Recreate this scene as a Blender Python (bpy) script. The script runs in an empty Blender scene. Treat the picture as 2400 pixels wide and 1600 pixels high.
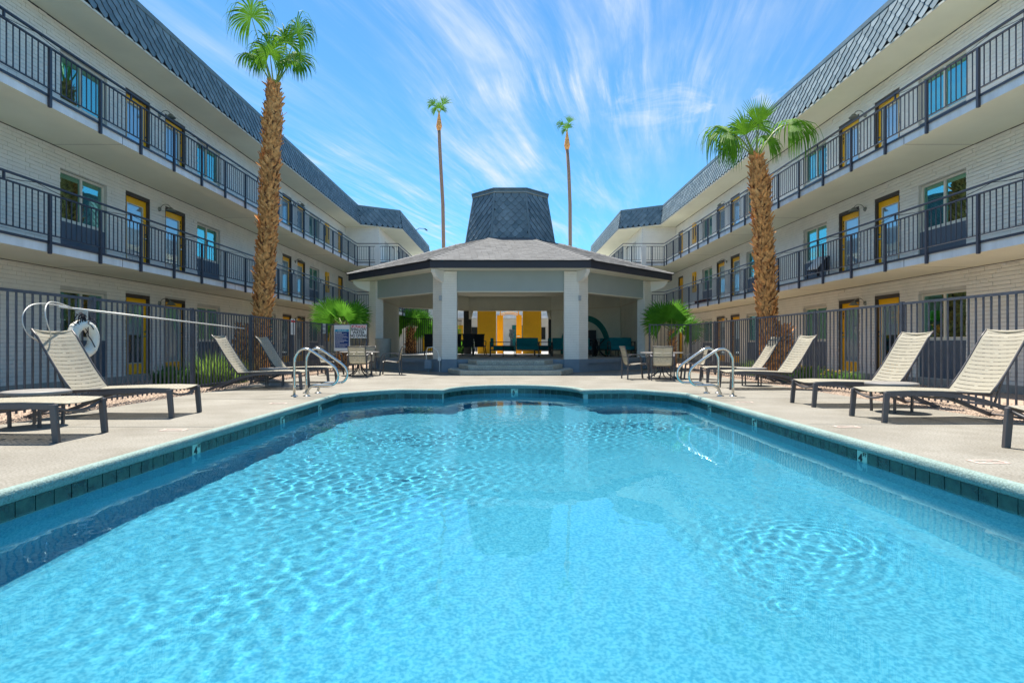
import bpy, bmesh, math, random
import numpy as np
from mathutils import Vector, Matrix
random.seed(7); rng = np.random.default_rng(7)
S = bpy.context.scene; COL = S.collection
R = math.radians; PI = math.pi
# ---------------------------------------------------------------- camera
cd = bpy.data.cameras.new('camera'); cam = bpy.data.objects.new('camera', cd); COL.objects.link(cam)
F = 1331.0; CX, CY, EYE = 1193.0, 807.0, 0.95
cd.sensor_width = 36; cd.lens = 36 * F / 2400
cd.shift_x = (1200 - CX) / 2400; cd.shift_y = (CY - 800) / 2400
cam.location = (0, 0, EYE); cam.rotation_euler = (R(90), 0, 0)
cd.clip_start = .05; cd.clip_end = 2000; S.camera = cam
# ---------------------------------------------------------------- light
SUN = Vector((-.165, .37, 1)).normalized()
S.view_settings.view_transform = 'Standard'; S.view_settings.look = 'None'
S.view_settings.exposure = 2.05; S.view_settings.gamma = 1; S.view_settings.use_curve_mapping = False
S.cycles.use_denoising = True; S.cycles.max_bounces = 12; S.cycles.transparent_max_bounces = 16
S.cycles.diffuse_bounces = 7; S.cycles.glossy_bounces = 4; S.cycles.sample_clamp_indirect = 6
S.cycles.caustics_reflective = False; S.cycles.caustics_refractive = True
sl = bpy.data.lights.new('sun', 'SUN'); sun = bpy.data.objects.new('sun', sl); COL.objects.link(sun)
sl.energy = 2.45; sl.angle = R(.5); sl.color = (1, .93, .81)
sun.rotation_euler = SUN.to_track_quat('Z', 'Y').to_euler()
W = bpy.data.worlds.new('World'); S.world = W; W.use_nodes = True
def build_world():
    nt = W.node_tree; N = nt.nodes; L = nt.links; N.clear()
    out = N.new('ShaderNodeOutputWorld'); bg = N.new('ShaderNodeBackground'); bg.inputs[1].default_value = .15
    sky = N.new('ShaderNodeTexSky'); sky.sky_type = 'NISHITA'; sky.sun_disc = False
    sky.sun_elevation = math.asin(SUN.z); sky.sun_rotation = math.atan2(SUN.x, SUN.y) % (2 * PI)
    sky.altitude = 1500; sky.air_density = .9; sky.dust_density = .0; sky.ozone_density = 4.0
    def mth(op, a, b=None, c=None, clamp=False):
        n = N.new('ShaderNodeMath'); n.operation = op; n.use_clamp = clamp
        for i, v in enumerate((a, b, c)):
            if v is None: continue
            if isinstance(v, (int, float)): n.inputs[i].default_value = v
            else: L.new(v, n.inputs[i])
        return n.outputs[0]
    tc = N.new('ShaderNodeTexCoord'); sp = N.new('ShaderNodeSeparateXYZ'); L.new(tc.outputs['Generated'], sp.inputs[0])
    z = mth('MAXIMUM', sp.outputs[2], .03); x = mth('DIVIDE', sp.outputs[0], z); y = mth('DIVIDE', sp.outputs[1], z)
    def noise(cx, cy, sx, sy, rot=0, detail=5, rough=.55, off=0, dist=0):
        c, s = math.cos(rot), math.sin(rot)
        u = mth('ADD', mth('MULTIPLY', cx, c * sx), mth('MULTIPLY', cy, -s * sx))
        v = mth('ADD', mth('MULTIPLY', cx, s * sy), mth('MULTIPLY', cy, c * sy))
        cb = N.new('ShaderNodeCombineXYZ'); L.new(u, cb.inputs[0]); L.new(v, cb.inputs[1]); cb.inputs[2].default_value = off
        n = N.new('ShaderNodeTexNoise'); L.new(cb.outputs[0], n.inputs['Vector'])
        n.inputs['Scale'].default_value = 1; n.inputs['Detail'].default_value = detail; n.inputs['Roughness'].default_value = rough
        n.inputs['Distortion'].default_value = dist
        return n.outputs[0]
    def rmp(v, a, b):
        m = N.new('ShaderNodeMapRange'); m.interpolation_type = 'SMOOTHSTEP'
        m.inputs['From Min'].default_value = a; m.inputs['From Max'].default_value = b; L.new(v, m.inputs['Value']); return m.outputs[0]
    # bend the streaks: warp x by a slow noise
    wx = mth('ADD', x, mth('MULTIPLY', mth('SUBTRACT', noise(x, y, .5, .4, 0, 2, .5, 3.1), .5), .45))
    st = rmp(noise(wx, y, 3.2, .42, .30, 9, .60, 1.7, .15), .40, .80)        # long streaks
    st2 = rmp(noise(wx, y, 13, .9, .27, 9, .68, 6.2, .25), .42, .85)          # fine fibres
    cov = mth('MULTIPLY', rmp(noise(x, y, .55, .4, .3, 3, .5, 9.3), .36, .6), rmp(noise(x, y, 1.5, 1.1, .3, 4, .6, 21.0), .30, .58))
    rt = mth('SUBTRACT', 1.0, mth('MULTIPLY', rmp(x, .25, 1.3), .9))          # clear sky on the right
    wisp = rmp(noise(x, y, 2.1, 2.4, .9, 8, .62, 14.2, .9), .56, .78)      # puffy wisps
    def blob(bx, by, rx, ry, k):
        a = mth('POWER', mth('DIVIDE', mth('SUBTRACT', x, bx), rx), 2.0); b = mth('POWER', mth('DIVIDE', mth('SUBTRACT', y, by), ry), 2.0)
        return mth('MULTIPLY', mth('POWER', 2.718, mth('MULTIPLY', mth('ADD', a, b), -1.0)), k)
    b = mth('ADD', blob(.38, 2.25, .55, .25, .75), blob(-.75, 4.9, .45, .9, 1.1))
    b = mth('ADD', b, blob(.95, 2.5, .3, .3, .5))
    m = mth('MULTIPLY', mth('ADD', mth('MULTIPLY', st, .85), mth('MULTIPLY', st2, .45)), mth('MULTIPLY', mth('ADD', mth('MULTIPLY', cov, .75), .3), rt))
    m = mth('ADD', m, mth('MULTIPLY', b, mth('ADD', mth('MULTIPLY', wisp, .8), mth('MULTIPLY', st2, .5))))
    m = mth('ADD', mth('MULTIPLY', m, 1.25), .07)
    m = mth('MULTIPLY', mth('MINIMUM', m, .9), rmp(sp.outputs[2], .02, .12))
    tint = N.new('ShaderNodeMix'); tint.data_type = 'RGBA'; tint.blend_type = 'MULTIPLY'; tint.inputs[0].default_value = 1
    L.new(sky.outputs[0], tint.inputs[6]); tint.inputs[7].default_value = SKYTINT
    mx = N.new('ShaderNodeMix'); mx.data_type = 'RGBA'; L.new(m, mx.inputs[0]); L.new(tint.outputs[2], mx.inputs[6]); mx.inputs[7].default_value = CLOUD
    L.new(mx.outputs[2], bg.inputs[0]); L.new(bg.outputs[0], out.inputs[0])
SKYTINT = (.152, .345, .395, 1); CLOUD = (1.30, 1.48, 1.68, 1)
build_world()

# ---------------------------------------------------------------- materials
def mat(name, col, rough=.7, var=.0, vs=3.0, bump=0.0, bs=40.0, metal=0.0, spec=.4, col2=None, detail=5, world=True, stretch=None, coat=0):
    m = bpy.data.materials.new(name); m.use_nodes = True; nt = m.node_tree; N = nt.nodes; L = nt.links
    p = N['Principled BSDF']; p.inputs['Base Color'].default_value = (*col, 1); p.inputs['Roughness'].default_value = rough
    p.inputs['Metallic'].default_value = metal; p.inputs['Specular IOR Level'].default_value = spec
    if coat: p.inputs['Coat Weight'].default_value = coat
    if var or col2 or bump:
        if world: g = N.new('ShaderNodeNewGeometry'); vec = g.outputs['Position']
        else: g = N.new('ShaderNodeTexCoord'); vec = g.outputs['Object']
        if stretch:
            mp = N.new('ShaderNodeMapping'); mp.inputs['Scale'].default_value = stretch; L.new(vec, mp.inputs[0]); vec = mp.outputs[0]
    if var or col2:
        n = N.new('ShaderNodeTexNoise'); n.inputs['Scale'].default_value = vs; n.inputs['Detail'].default_value = detail; n.inputs['Roughness'].default_value = .6
        L.new(vec, n.inputs['Vector'])
        r = N.new('ShaderNodeMapRange'); r.inputs['From Min'].default_value = .3; r.inputs['From Max'].default_value = .7; L.new(n.outputs[0], r.inputs['Value'])
        x = N.new('ShaderNodeMix'); x.data_type = 'RGBA'; L.new(r.outputs[0], x.inputs[0])
        a = tuple(max(0, c * (1 - var)) for c in col); b = col2 or tuple(min(1, c * (1 + var)) for c in col)
        x.inputs[6].default_value = (*a, 1); x.inputs[7].default_value = (*b, 1); L.new(x.outputs[2], p.inputs['Base Color'])
    if bump:
        n2 = N.new('ShaderNodeTexNoise'); n2.inputs['Scale'].default_value = bs; n2.inputs['Detail'].default_value = 3; L.new(vec, n2.inputs['Vector'])
        bm_ = N.new('ShaderNodeBump'); bm_.inputs['Strength'].default_value = bump; bm_.inputs['Distance'].default_value = .01
        L.new(n2.outputs[0], bm_.inputs['Height']); L.new(bm_.outputs[0], p.inputs['Normal'])
    return m
M = {}
def speckle(m, scale, dark, light, thr=.42, amt=.5):
    """adds fine mineral speckle to a material's base colour"""
    nt = m.node_tree; N = nt.nodes; L = nt.links; p = N['Principled BSDF']; src = p.inputs['Base Color'].links[0].from_socket
    g = N.new('ShaderNodeNewGeometry'); n = N.new('ShaderNodeTexNoise'); n.inputs['Scale'].default_value = scale; n.inputs['Detail'].default_value = 2
    L.new(g.outputs['Position'], n.inputs['Vector'])
    cr = N.new('ShaderNodeValToRGB'); cr.color_ramp.elements[0].position = thr - .08; cr.color_ramp.elements[0].color = (*dark, 1)
    cr.color_ramp.elements[1].position = thr + .14; cr.color_ramp.elements[1].color = (*light, 1); L.new(n.outputs[0], cr.inputs[0])
    x = N.new('ShaderNodeMix'); x.data_type = 'RGBA'; x.blend_type = 'MULTIPLY'; x.inputs[0].default_value = amt
    L.new(src, x.inputs[6]); L.new(cr.outputs[0], x.inputs[7]); L.new(x.outputs[2], p.inputs['Base Color'])
M['deck'] = mat('pool_deck_concrete', (.245, .23, .198), .85, .13, .9, .5, 55, col2=(.30, .287, .256)); speckle(M['deck'], 1.7, (.80, .785, .75), (1, 1, 1), .40, .7); speckle(M['deck'], 55, (.62, .6, .56), (1, 1, 1), .45, .8)
M['coping'] = mat('coping_concrete', (.25, .35, .33), .85, .12, 3, .6, 60); speckle(M['coping'], 70, (.6, .6, .58), (1, 1, 1), .45, .8)
M['gravel'] = mat('gravel', (.36, .275, .215), .95, .3, 25, .4, 60)
M['ground'] = mat('far_ground', (.42, .37, .30), .95, .15, .5)
M['walk'] = mat('walkway_concrete', (.55, .53, .48), .85, .12, 2, .3, 60)
M['brick'] = mat('painted_white_brick', (.78, .765, .71), .62, .05, 2.3, .55, 45, col2=(.82, .80, .74))
M['mortar'] = mat('painted_mortar', (.54, .53, .49), .8, .08, 3)
M['soffit'] = mat('painted_soffit', (.74, .75, .61), .8, .05, .8, .15, 30)
M['fascia'] = mat('slab_edge_paint', (.72, .75, .77), .7, .13, 3, stretch=(1, 1, .25))
M['trim'] = mat('cream_trim', (.66, .63, .52), .6)
M['plinth'] = mat('concrete_plinth', (.33, .32, .29), .85, .15, 4, .3, 50)
M['rail'] = mat('dark_railing_paint', (.030, .036, .055), .42, spec=.5)
M['fence'] = mat('charcoal_fence_paint', (.065, .076, .10), .45, .25, 9, spec=.5)
M['yellow'] = mat('yellow_door_paint', (.95, .50, .008), .45, .04, 3)
M['doorframe'] = mat('dark_door_frame', (.060, .052, .050), .55)
M['winframe'] = mat('cream_window_frame', (.68, .66, .57), .5)
M['spandrel'] = mat('blue_grey_panel', (.085, .115, .155), .6, .08, 4)
M['base'] = mat('blue_grey_base_paint', (.19, .25, .31), .7, .08, 3, .15, 30)
M['slate'] = mat('blue_slate_shingle', (.155, .215, .245), .6, .15, 2.6, .4, 25, col2=(.195, .255, .285))
M['slate2'] = mat('dark_slate_shingle', (.13, .185, .215), .6, .2, 3, .4, 25); M['slate3'] = mat('pale_slate_shingle', (.20, .26, .29), .6, .2, 3, .4, 25)
M['slateback_shade'] = mat('shingle_gap_shade', (.02, .028, .035), .8)  # dark backing and cut edges; shadow lines between shingles put into the colour
M['roof'] = mat('grey_roof_shingle', (.135, .138, .142), .85, .18, 1.9, .4, 60)
M['roofback'] = mat('roof_underlay', (.10, .098, .095), .9)
M['greypanel'] = mat('grey_beam_paint', (.33, .39, .39), .75, .04, 2)
M['eave'] = mat('dark_eave_board', (.035, .036, .048), .6)
M['stucco'] = mat('pale_stucco', (.74, .75, .66), .85, .05, 2, .2, 60)
M['darkpost'] = mat('charcoal_post', (.055, .058, .06), .7)
M['teal'] = mat('teal_paint', (.0, .17, .17), .6)
M['tealfab'] = mat('teal_cushion', (.0, .17, .19), .85, .12, 6, .2, 200)
M['tile'] = mat('teal_pool_tile', (.004, .030, .042), .18, .5, 9, .2, 30, col2=(.035, .10, .075), spec=.6)
M['tilemark'] = mat('pale_marker_tile', (.42, .62, .52), .3)
M['grout'] = mat('pool_grout', (.30, .42, .40), .8)
M['plaster'] = mat('pool_plaster', (.195, .485, .60), .8, .06, 1.2); speckle(M['plaster'], 42, (.42, .70, .80), (1, 1, 1), .46, .9)
M['steel'] = mat('polished_steel', (.62, .60, .55), .16, metal=1.0)
M['alu'] = mat('aluminium_pole', (.6, .6, .57), .5, metal=.5)
M['frame'] = mat('grey_brown_frame', (.085, .078, .082), .42, spec=.5)
M['sling'] = mat('cream_sling', (.55, .515, .42), .6, .05, 8, .2, 300)
M['tabletop'] = mat('grey_tabletop', (.23, .22, .21), .5, .1, 8)
M['black'] = mat('black_wicker', (.012, .012, .016), .6, bump=.4, bs=120)
M['blackmetal'] = mat('black_metal', (.012, .012, .014), .4)
M['cabinet'] = mat('dark_cabinet', (.02, .018, .022), .5)
M['white'] = mat('white_enamel', (.78, .78, .76), .35)
M['ringwhite'] = mat('ring_foam', (.74, .73, .66), .5, .06, 6)
M['rope'] = mat('dark_rope', (.02, .02, .03), .8)
M['trunk'] = mat('palm_trunk_core', (.22, .10, .045), .95, .3, 8, .5, 30)
M['boot'] = mat('palm_leaf_base', (.42, .16, .05), .9, .45, 9, .4, 40, col2=(.95, .50, .18))
M['barksmooth'] = mat('smooth_palm_bark', (.24, .165, .125), .95, .25, 6, .5, 12, stretch=(1, 1, 6))
M['frond'] = mat('palm_frond', (.065, .22, .008), .6, .35, 3, col2=(.14, .34, .015), spec=.2)
M['frondlt'] = mat('young_palm_frond', (.07, .26, .012), .6, .3, 3, col2=(.12, .37, .025), spec=.2)
M['petiole'] = mat('palm_petiole', (.22, .30, .06), .5, .3, 5)
M['deadfrond'] = mat('dry_frond', (.30, .19, .10), .95, .4, 6)
M['grass'] = mat('grass_blade', (.10, .24, .03), .7, .4, 4, col2=(.24, .40, .06))
M['leafbush'] = mat('bush_leaf', (.05, .15, .03), .6, .4, 6, col2=(.10, .25, .04))
M['flower'] = mat('yellow_flower', (.75, .50, .03), .6)
M['petal'] = mat('white_petal', (.8, .8, .78), .5)
M['concrete_pot'] = mat('cast_concrete', (.36, .38, .36), .85, .12, 4, .3, 60); speckle(M['concrete_pot'], 40, (.7, .7, .7), (1, 1, 1), .42, .5)
M['step'] = mat('step_concrete', (.48, .49, .43), .9, .15, 5, .8, 60); speckle(M['step'], 45, (.5, .5, .48), (1, 1, 1), .48, .7)
M['patio'] = mat('patio_concrete', (.36, .36, .355), .7, .08, 2, .2, 50)
M['signwhite'] = mat('sign_white', (.78, .78, .76), .4)
M['signred'] = mat('sign_red', (.62, .02, .03), .4)
M['signblack'] = mat('sign_black', (.012, .012, .014), .5)
M['signnavy'] = mat('sign_navy', (.012, .045, .19), .4)
M['signcyan'] = mat('sign_cyan', (.05, .36, .52), .4)
M['signgrey'] = mat('sign_grey', (.33, .35, .37), .5)
M['faded'] = mat('faded_marking', (.62, .42, .36), .8, .3, 9, col2=(.66, .58, .52))
def translucent(m, k, sat=1.0):
    nt = m.node_tree; N = nt.nodes; L = nt.links; p = N['Principled BSDF']; o = [n for n in N if n.type == 'OUTPUT_MATERIAL'][0]
    t = N.new('ShaderNodeBsdfTranslucent'); x = N.new('ShaderNodeMixShader'); x.inputs[0].default_value = k
    src = p.inputs['Base Color'].links
    g = N.new('ShaderNodeGamma'); g.inputs[1].default_value = sat
    if src: L.new(src[0].from_socket, g.inputs[0])
    else: g.inputs[0].default_value = p.inputs['Base Color'].default_value
    L.new(g.outputs[0], t.inputs[0]); L.new(p.outputs[0], x.inputs[1]); L.new(t.outputs[0], x.inputs[2]); L.new(x.outputs[0], o.inputs[0])
for k_ in ('frond', 'frondlt', 'grass', 'leafbush'): translucent(M[k_], .38, .80)
translucent(M['sling'], .42)
translucent(M['petal'], .5)
M['room'] = mat('dark_room_shade', (.025, .028, .026), .9)  # near-black panel colour standing in for the unlit rooms behind the glass
M['blind'] = mat('window_blind', (.42, .46, .42), .7)
M['blindw'] = mat('door_blind', (.62, .68, .72), .7)
M['towel'] = mat('towel', (.70, .72, .74), .9, .1, 20)
M['redwood'] = mat('dark_red_wood', (.12, .035, .03), .6)
M['lamp'] = mat('galvanised_lamp', (.22, .24, .22), .4, metal=.6)
def glass_mat(name, tint, refl, f):
    m = bpy.data.materials.new(name); m.use_nodes = True; N = m.node_tree.nodes; L = m.node_tree.links; N.clear()
    o = N.new('ShaderNodeOutputMaterial'); t = N.new('ShaderNodeBsdfTransparent'); g = N.new('ShaderNodeBsdfGlossy'); x = N.new('ShaderNodeMixShader')
    t.inputs[0].default_value = (*tint, 1); g.inputs[0].default_value = (*refl, 1); g.inputs['Roughness'].default_value = .02
    x.inputs[0].default_value = f; L.new(t.outputs[0], x.inputs[1]); L.new(g.outputs[0], x.inputs[2]); L.new(x.outputs[0], o.inputs[0]); return m
M['glass'] = glass_mat('tinted_window_glass', (.30, .52, .46), (.42, .95, .88), .50)
M['doorglass'] = glass_mat('door_glass', (.78, .86, .90), (.8, .95, 1), .28)

# ---------------------------------------------------------------- mesh helpers
class MB:
    def __init__(s): s.v = []; s.f = []; s.m = []
    def add(s, vs, fs, mi=0):
        o = len(s.v); s.v.extend([tuple(p) for p in vs]); s.f.extend([tuple(i + o for i in f) for f in fs]); s.m.extend([mi] * len(fs)); return s
    def box(s, a, b, mi=0):
        x0, y0, z0 = (min(a[i], b[i]) for i in range(3)); x1, y1, z1 = (max(a[i], b[i]) for i in range(3))
        return s.add([(x0,y0,z0),(x1,y0,z0),(x1,y1,z0),(x0,y1,z0),(x0,y0,z1),(x1,y0,z1),(x1,y1,z1),(x0,y1,z1)],
              [(0,3,2,1),(4,5,6,7),(0,1,5,4),(1,2,6,5),(2,3,7,6),(3,0,4,7)], mi)
    def bar(s, p, q, w, h=None, up=(0, 0, 1), mi=0):
        p, q = Vector(p), Vector(q); h = h or w; d = (q - p).normalized(); u = Vector(up)
        if abs(d.dot(u)) > .97: u = Vector((1, 0, 0))
        a = d.cross(u).normalized() * (w / 2); b = a.cross(d).normalized() * (h / 2)
        vs = [p - a - b, p + a - b, p + a + b, p - a + b, q - a - b, q + a - b, q + a + b, q - a + b]
        return s.add(vs, [(0,3,2,1),(4,5,6,7),(0,1,5,4),(1,2,6,5),(2,3,7,6),(3,0,4,7)], mi)
    def tube(s, pts, r, n=8, mi=0, caps=True):
        pts = [Vector(p) for p in pts]; rs = r if isinstance(r, (list, tuple)) else [r] * len(pts)
        nrm = None; rings = []
        for i, p in enumerate(pts):
            t = ((pts[min(i + 1, len(pts) - 1)] - pts[max(i - 1, 0)])).normalized()
            if nrm is None:
                nrm = t.cross(Vector((0, 0, 1))) if abs(t.z) < .9 else t.cross(Vector((0, 1, 0)))
            nrm = (nrm - t * nrm.dot(t)).normalized(); b = t.cross(nrm)
            rings.append([p + (nrm * math.cos(2 * PI * k / n) + b * math.sin(2 * PI * k / n)) * rs[i] for k in range(n)])
        vs = [q for ring in rings for q in ring]; fs = []
        for i in range(len(pts) - 1):
            for k in range(n): fs.append((i*n+k, i*n+(k+1)%n, (i+1)*n+(k+1)%n, (i+1)*n+k))
        if caps: fs.append(tuple(range(n))[::-1]); fs.append(tuple((len(pts)-1)*n + k for k in range(n)))
        return s.add(vs, fs, mi)
    def prism(s, poly, z0, z1, mi=0):
        n = len(poly); vs = [(x, y, z0) for x, y in poly] + [(x, y, z1) for x, y in poly]
        return s.add(vs, [tuple(range(n))[::-1], tuple(range(n, 2*n))] + [(i, (i+1)%n, n+(i+1)%n, n+i) for i in range(n)], mi)
    def lathe(s, prof, c=(0, 0, 0), n=24, mi=0, axis='z'):
        vs = []; fs = []
        for r, z in prof:
            for k in range(n):
                a = 2*PI*k/n; p = (r*math.cos(a), r*math.sin(a), z)
                if axis == 'x': p = (z, r*math.cos(a), r*math.sin(a))
                if axis == 'y': p = (r*math.cos(a), z, r*math.sin(a))
                vs.append((p[0]+c[0], p[1]+c[1], p[2]+c[2]))
        for i in range(len(prof)-1):
            for k in range(n): fs.append((i*n+k, i*n+(k+1)%n, (i+1)*n+(k+1)%n, (i+1)*n+k))
        return s.add(vs, fs, mi)
    def mesh(s, name, mats, smooth=False):
        me = bpy.data.meshes.new(name); me.from_pydata([tuple(v) for v in s.v], [], s.f)
        mats = mats if isinstance(mats, (list, tuple)) else [mats]
        for m in mats: me.materials.append(M[m] if isinstance(m, str) else m)
        if len(mats) > 1: me.polygons.foreach_set('material_index', s.m)
        if smooth: me.polygons.foreach_set('use_smooth', [True] * len(me.polygons))
        me.update(); return me
    def build(s, name, mats, parent=None, smooth=False, loc=None, **kw):
        return link(name, s.mesh(name, mats, smooth), parent, loc, **kw)
def link(name, data, parent=None, loc=None, rot=None, **kw):
    o = bpy.data.objects.new(name, data); COL.objects.link(o)
    if parent is not None: o.parent = parent
    if loc is not None: o.location = loc
    if rot is not None: o.rotation_euler = rot
    for k, v in kw.items(): o[k] = v
    return o
def thing(name, label, cat, loc=(0, 0, 0), rz=0, group=None):
    o = link(name, None, None, loc, (0, 0, rz), label=label, category=cat); o.empty_display_size = .1
    if group: o['group'] = group
    return o
def tag(o, label, cat, group=None):
    o['label'] = label; o['category'] = cat
    if group: o['group'] = group
    return o
def structure(o, label=None):
    o['kind'] = 'structure'
    if label: o['label'] = label
    return o
def kids(o): return [c for c in ALLCH.get(o.name, [])]
def copy_tree(o, parent=None, loc=None, rz=None, label=None):
    c = o.copy(); COL.objects.link(c); c.parent = parent
    if loc is not None: c.location = loc
    if rz is not None: c.rotation_euler = (0, 0, rz)
    if label: c['label'] = label
    for ch in o.children: copy_tree(ch, c)
    return c
def text(s, name, size, mt, parent, loc, rot, align='CENTER', sx=1.0, ext=.002, bold=0.0):
    cu = bpy.data.curves.new(name, 'FONT'); cu.body = s; cu.size = size; cu.align_x = align; cu.align_y = 'CENTER'; cu.extrude = ext; cu.offset = bold
    cu.resolution_u = 3; t = bpy.data.objects.new('t', cu); COL.objects.link(t)
    me = bpy.data.meshes.new_from_object(t); bpy.data.objects.remove(t); bpy.data.curves.remove(cu); me.name = name
    me.materials.clear(); me.materials.append(M[mt])
    o = link(name, me, parent, loc, rot); o.scale = (sx, 1, 1); return o
def quad_mesh_np(name, V, mt):
    """V: (n,4,3) quads -> mesh"""
    n = len(V); me = bpy.data.meshes.new(name); me.vertices.add(n * 4); me.vertices.foreach_set('co', V.reshape(-1).astype(np.float32))
    me.loops.add(n * 4); me.loops.foreach_set('vertex_index', np.arange(n * 4, dtype=np.int32))
    me.polygons.add(n); me.polygons.foreach_set('loop_start', np.arange(0, n * 4, 4, dtype=np.int32)); me.polygons.foreach_set('loop_total', np.full(n, 4, dtype=np.int32))
    me.materials.append(M[mt]); me.update(calc_edges=True); return me
def field_boxes(name, org, U, V_, Nn, rects, mt, parent, gap=.009, jit=.006, thick=.014, single=0, piece='brick', seeds=None, view=True):
    """bricks on a plane: rects = list of (u0,u1,v0,v1). The nearest `single` are objects, the rest one joined part."""
    org, U, V_, Nn = (np.array(a, float) for a in (org, U, V_, Nn))
    r = np.array(rects, float)
    if len(r) == 0: return
    full = (r[:, 1] - r[:, 0]).max()
    order = np.zeros(len(r), bool)
    if single:
        c = org + U * ((r[:, 0] + r[:, 1]) / 2)[:, None] + V_ * ((r[:, 2] + r[:, 3]) / 2)[:, None]
        px = CX + c[:, 0] / np.maximum(c[:, 1], .1) * F; py = CY - (c[:, 2] - EYE) / np.maximum(c[:, 1], .1) * F
        ok = (px > 2) & (px < 2398) & (py > 2) & (py < 1598) & ((r[:, 1] - r[:, 0]) > full * .98)
        d = np.where(ok, c[:, 1], 1e9); idx = np.argsort(d)[:single]; idx = idx[d[idx] < 1e8]; order[idx] = True
        w = full - gap * .5; h = (r[:, 3] - r[:, 2]).max() - gap
        ms = []
        for k in range(3):
            t = thick + rng.uniform(-jit, jit); e = rng.uniform(-.0015, .0015, 8)
            A = [org*0 + U * a + V_ * b for a, b in ((-w/2 + e[0], -h/2 + e[1]), (w/2 + e[2], -h/2 + e[3]), (w/2 + e[4], h/2 + e[5]), (-w/2 + e[6], h/2 + e[7]))]
            B = [a + Nn * t for a in A]
            mb = MB(); mb.add(A + B, [(4, 5, 6, 7), (0, 1, 5, 4), (1, 2, 6, 5), (2, 3, 7, 6), (3, 0, 4, 7)]); ms.append(mb.mesh(piece, mt))
        for i, j in enumerate(np.nonzero(order)[0]):
            link(piece, ms[i % 3], parent, tuple(c[j]))
    r = r[~order]
    g = gap / 2; n = len(r); t = (thick + rng.uniform(-jit, jit, n))[:, None]
    j = rng.uniform(-.0015, .0015, (n, 4))
    u0, u1, v0, v1 = (r[:, 0] + g*.5 + j[:, 0])[:, None], (r[:, 1] - g*.5 + j[:, 1])[:, None], (r[:, 2] + g + j[:, 2])[:, None], (r[:, 3] - g + j[:, 3])[:, None]
    P = lambda u, v: org + U * u + V_ * v
    A = [P(u0, v0), P(u1, v0), P(u1, v1), P(u0, v1)]; B = [a + Nn * t for a in A]
    Q = []
    for q in ((B[0], B[1], B[2], B[3]), (A[0], A[1], B[1], B[0]), (A[1], A[2], B[2], B[1]), (A[2], A[3], B[3], B[2]), (A[3], A[0], B[0], B[3])):
        Q.append(np.stack(q, 1))
    me = quad_mesh_np(name, np.concatenate(Q), mt); link(name, me, parent, kind='stuff')
def brick_rects(y0, y1, z0, z1, holes, bw=.205, bh=.083, min_w=.03):
    out = []; k = 0; z = z0
    while z < z1 - .02:
        zt = min(z + bh, z1); iv = [(y0, y1)]
        for (a, b, c, d) in holes:
            if c < zt - .005 and d > z + .005:
                nv = []
                for p, q in iv:
                    if b <= p or a >= q: nv.append((p, q)); continue
                    if a > p: nv.append((p, a))
                    if b < q: nv.append((b, q))
                iv = nv
        for p, q in iv:
            off = (bw / 2) if k % 2 else 0; n0 = math.floor((p - y0 - off) / bw); x = y0 + off + n0 * bw
            while x < q:
                a, b = max(x, p), min(x + bw, q)
                if b - a > min_w: out.append((a, b, z, zt))
                x += bw
        z += bh; k += 1
    return out
C0 = .09      # courtyard centre line

# ================================================================ POOL AND GROUND
def pool_outline():
    xl, xr, yn, yf = -3.28 , 3.45, .4, 11.12
    pts = [(xl, yn)]
    pts += [(xr, yn)] + [(xr, y) for y in np.linspace(1.4, yf, 12)]
    def side(s):   # from corner to the foot of the central arc, s=+1 right
        q = []
        for t in np.linspace(.12, 1, 8):
            x = 3.36 + (2.36 - 3.36) * t; y = yf + .98 * (1 - (1 - t) ** 1.6); q.append((C0 + s * x, y))
        q += [(C0 + s * 1.9, 12.06), (C0 + s * 1.47, 12.0)]
        return q
    pts += side(1)
    pts += [(C0 + 1.45 * math.cos(a), 12.02 + 1.45 * math.sin(a)) for a in np.linspace(.08, PI - .08, 25)]
    pts += side(-1)[::-1]
    pts += [(xl, y) for y in np.linspace(yf, 1.4, 12)]
    return pts
OUT = pool_outline()      # counter-clockwise
def offset(poly, d):
    n = len(poly); q = []
    for i in range(n):
        p0, p1, p2 = Vector(poly[i-1]), Vector(poly[i]), Vector(poly[(i+1) % n])
        a = (p1 - p0).normalized(); b = (p2 - p1).normalized(); na = Vector((a.y, -a.x)); nb = Vector((b.y, -b.x))
        m = (na + nb); m = m.normalized() if m.length > 1e-6 else na
        k = 1 / max(.45, m.dot(na)); q.append((p1.x + m.x * d * k, p1.y + m.y * d * k))
    return q
def sheet(name, outer, holes, z, mt, zfun=None):
    bm = bmesh.new()
    for ring in [outer] + holes:
        vs = [bm.verts.new((x, y, z)) for x, y in ring]
        for i in range(len(vs)): bm.edges.new((vs[i], vs[(i+1) % len(vs)]))
    bmesh.ops.triangle_fill(bm, use_beauty=True, use_dissolve=False, edges=bm.edges[:])
    for f in bm.faces:
        if f.normal.z < 0: f.normal_flip()
    me = bpy.data.meshes.new(name); bm.to_mesh(me); bm.free(); me.materials.append(M[mt]); return link(name, me)
DX0, DX1, DY0, DY1 = -6.02, 6.22, -4.0, 21.2
g = structure(sheet('ground', [(-600, -300), (600, -300), (600, 1500), (-600, 1500)], [[(DX0+.3, DY0+.3), (DX1-.3, DY0+.3), (DX1-.3, DY1-.3), (DX0+.3, DY1-.3)]], -.03, 'ground'))
deck = structure(sheet('pool_deck', [(DX0, DY0), (DX1, DY0), (DX1, DY1), (DX0, DY1)], [offset(OUT, .05)], 0, 'deck'))
mb = MB()
for a, b in (((DX0, DY0), (DX0, DY1)), ((DX1, DY0), (DX1, DY1))):
    mb.add([(a[0], a[1], 0), (b[0], b[1], 0), (b[0], b[1], -.12), (a[0], a[1], -.12)], [(0, 1, 2, 3)])
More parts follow.
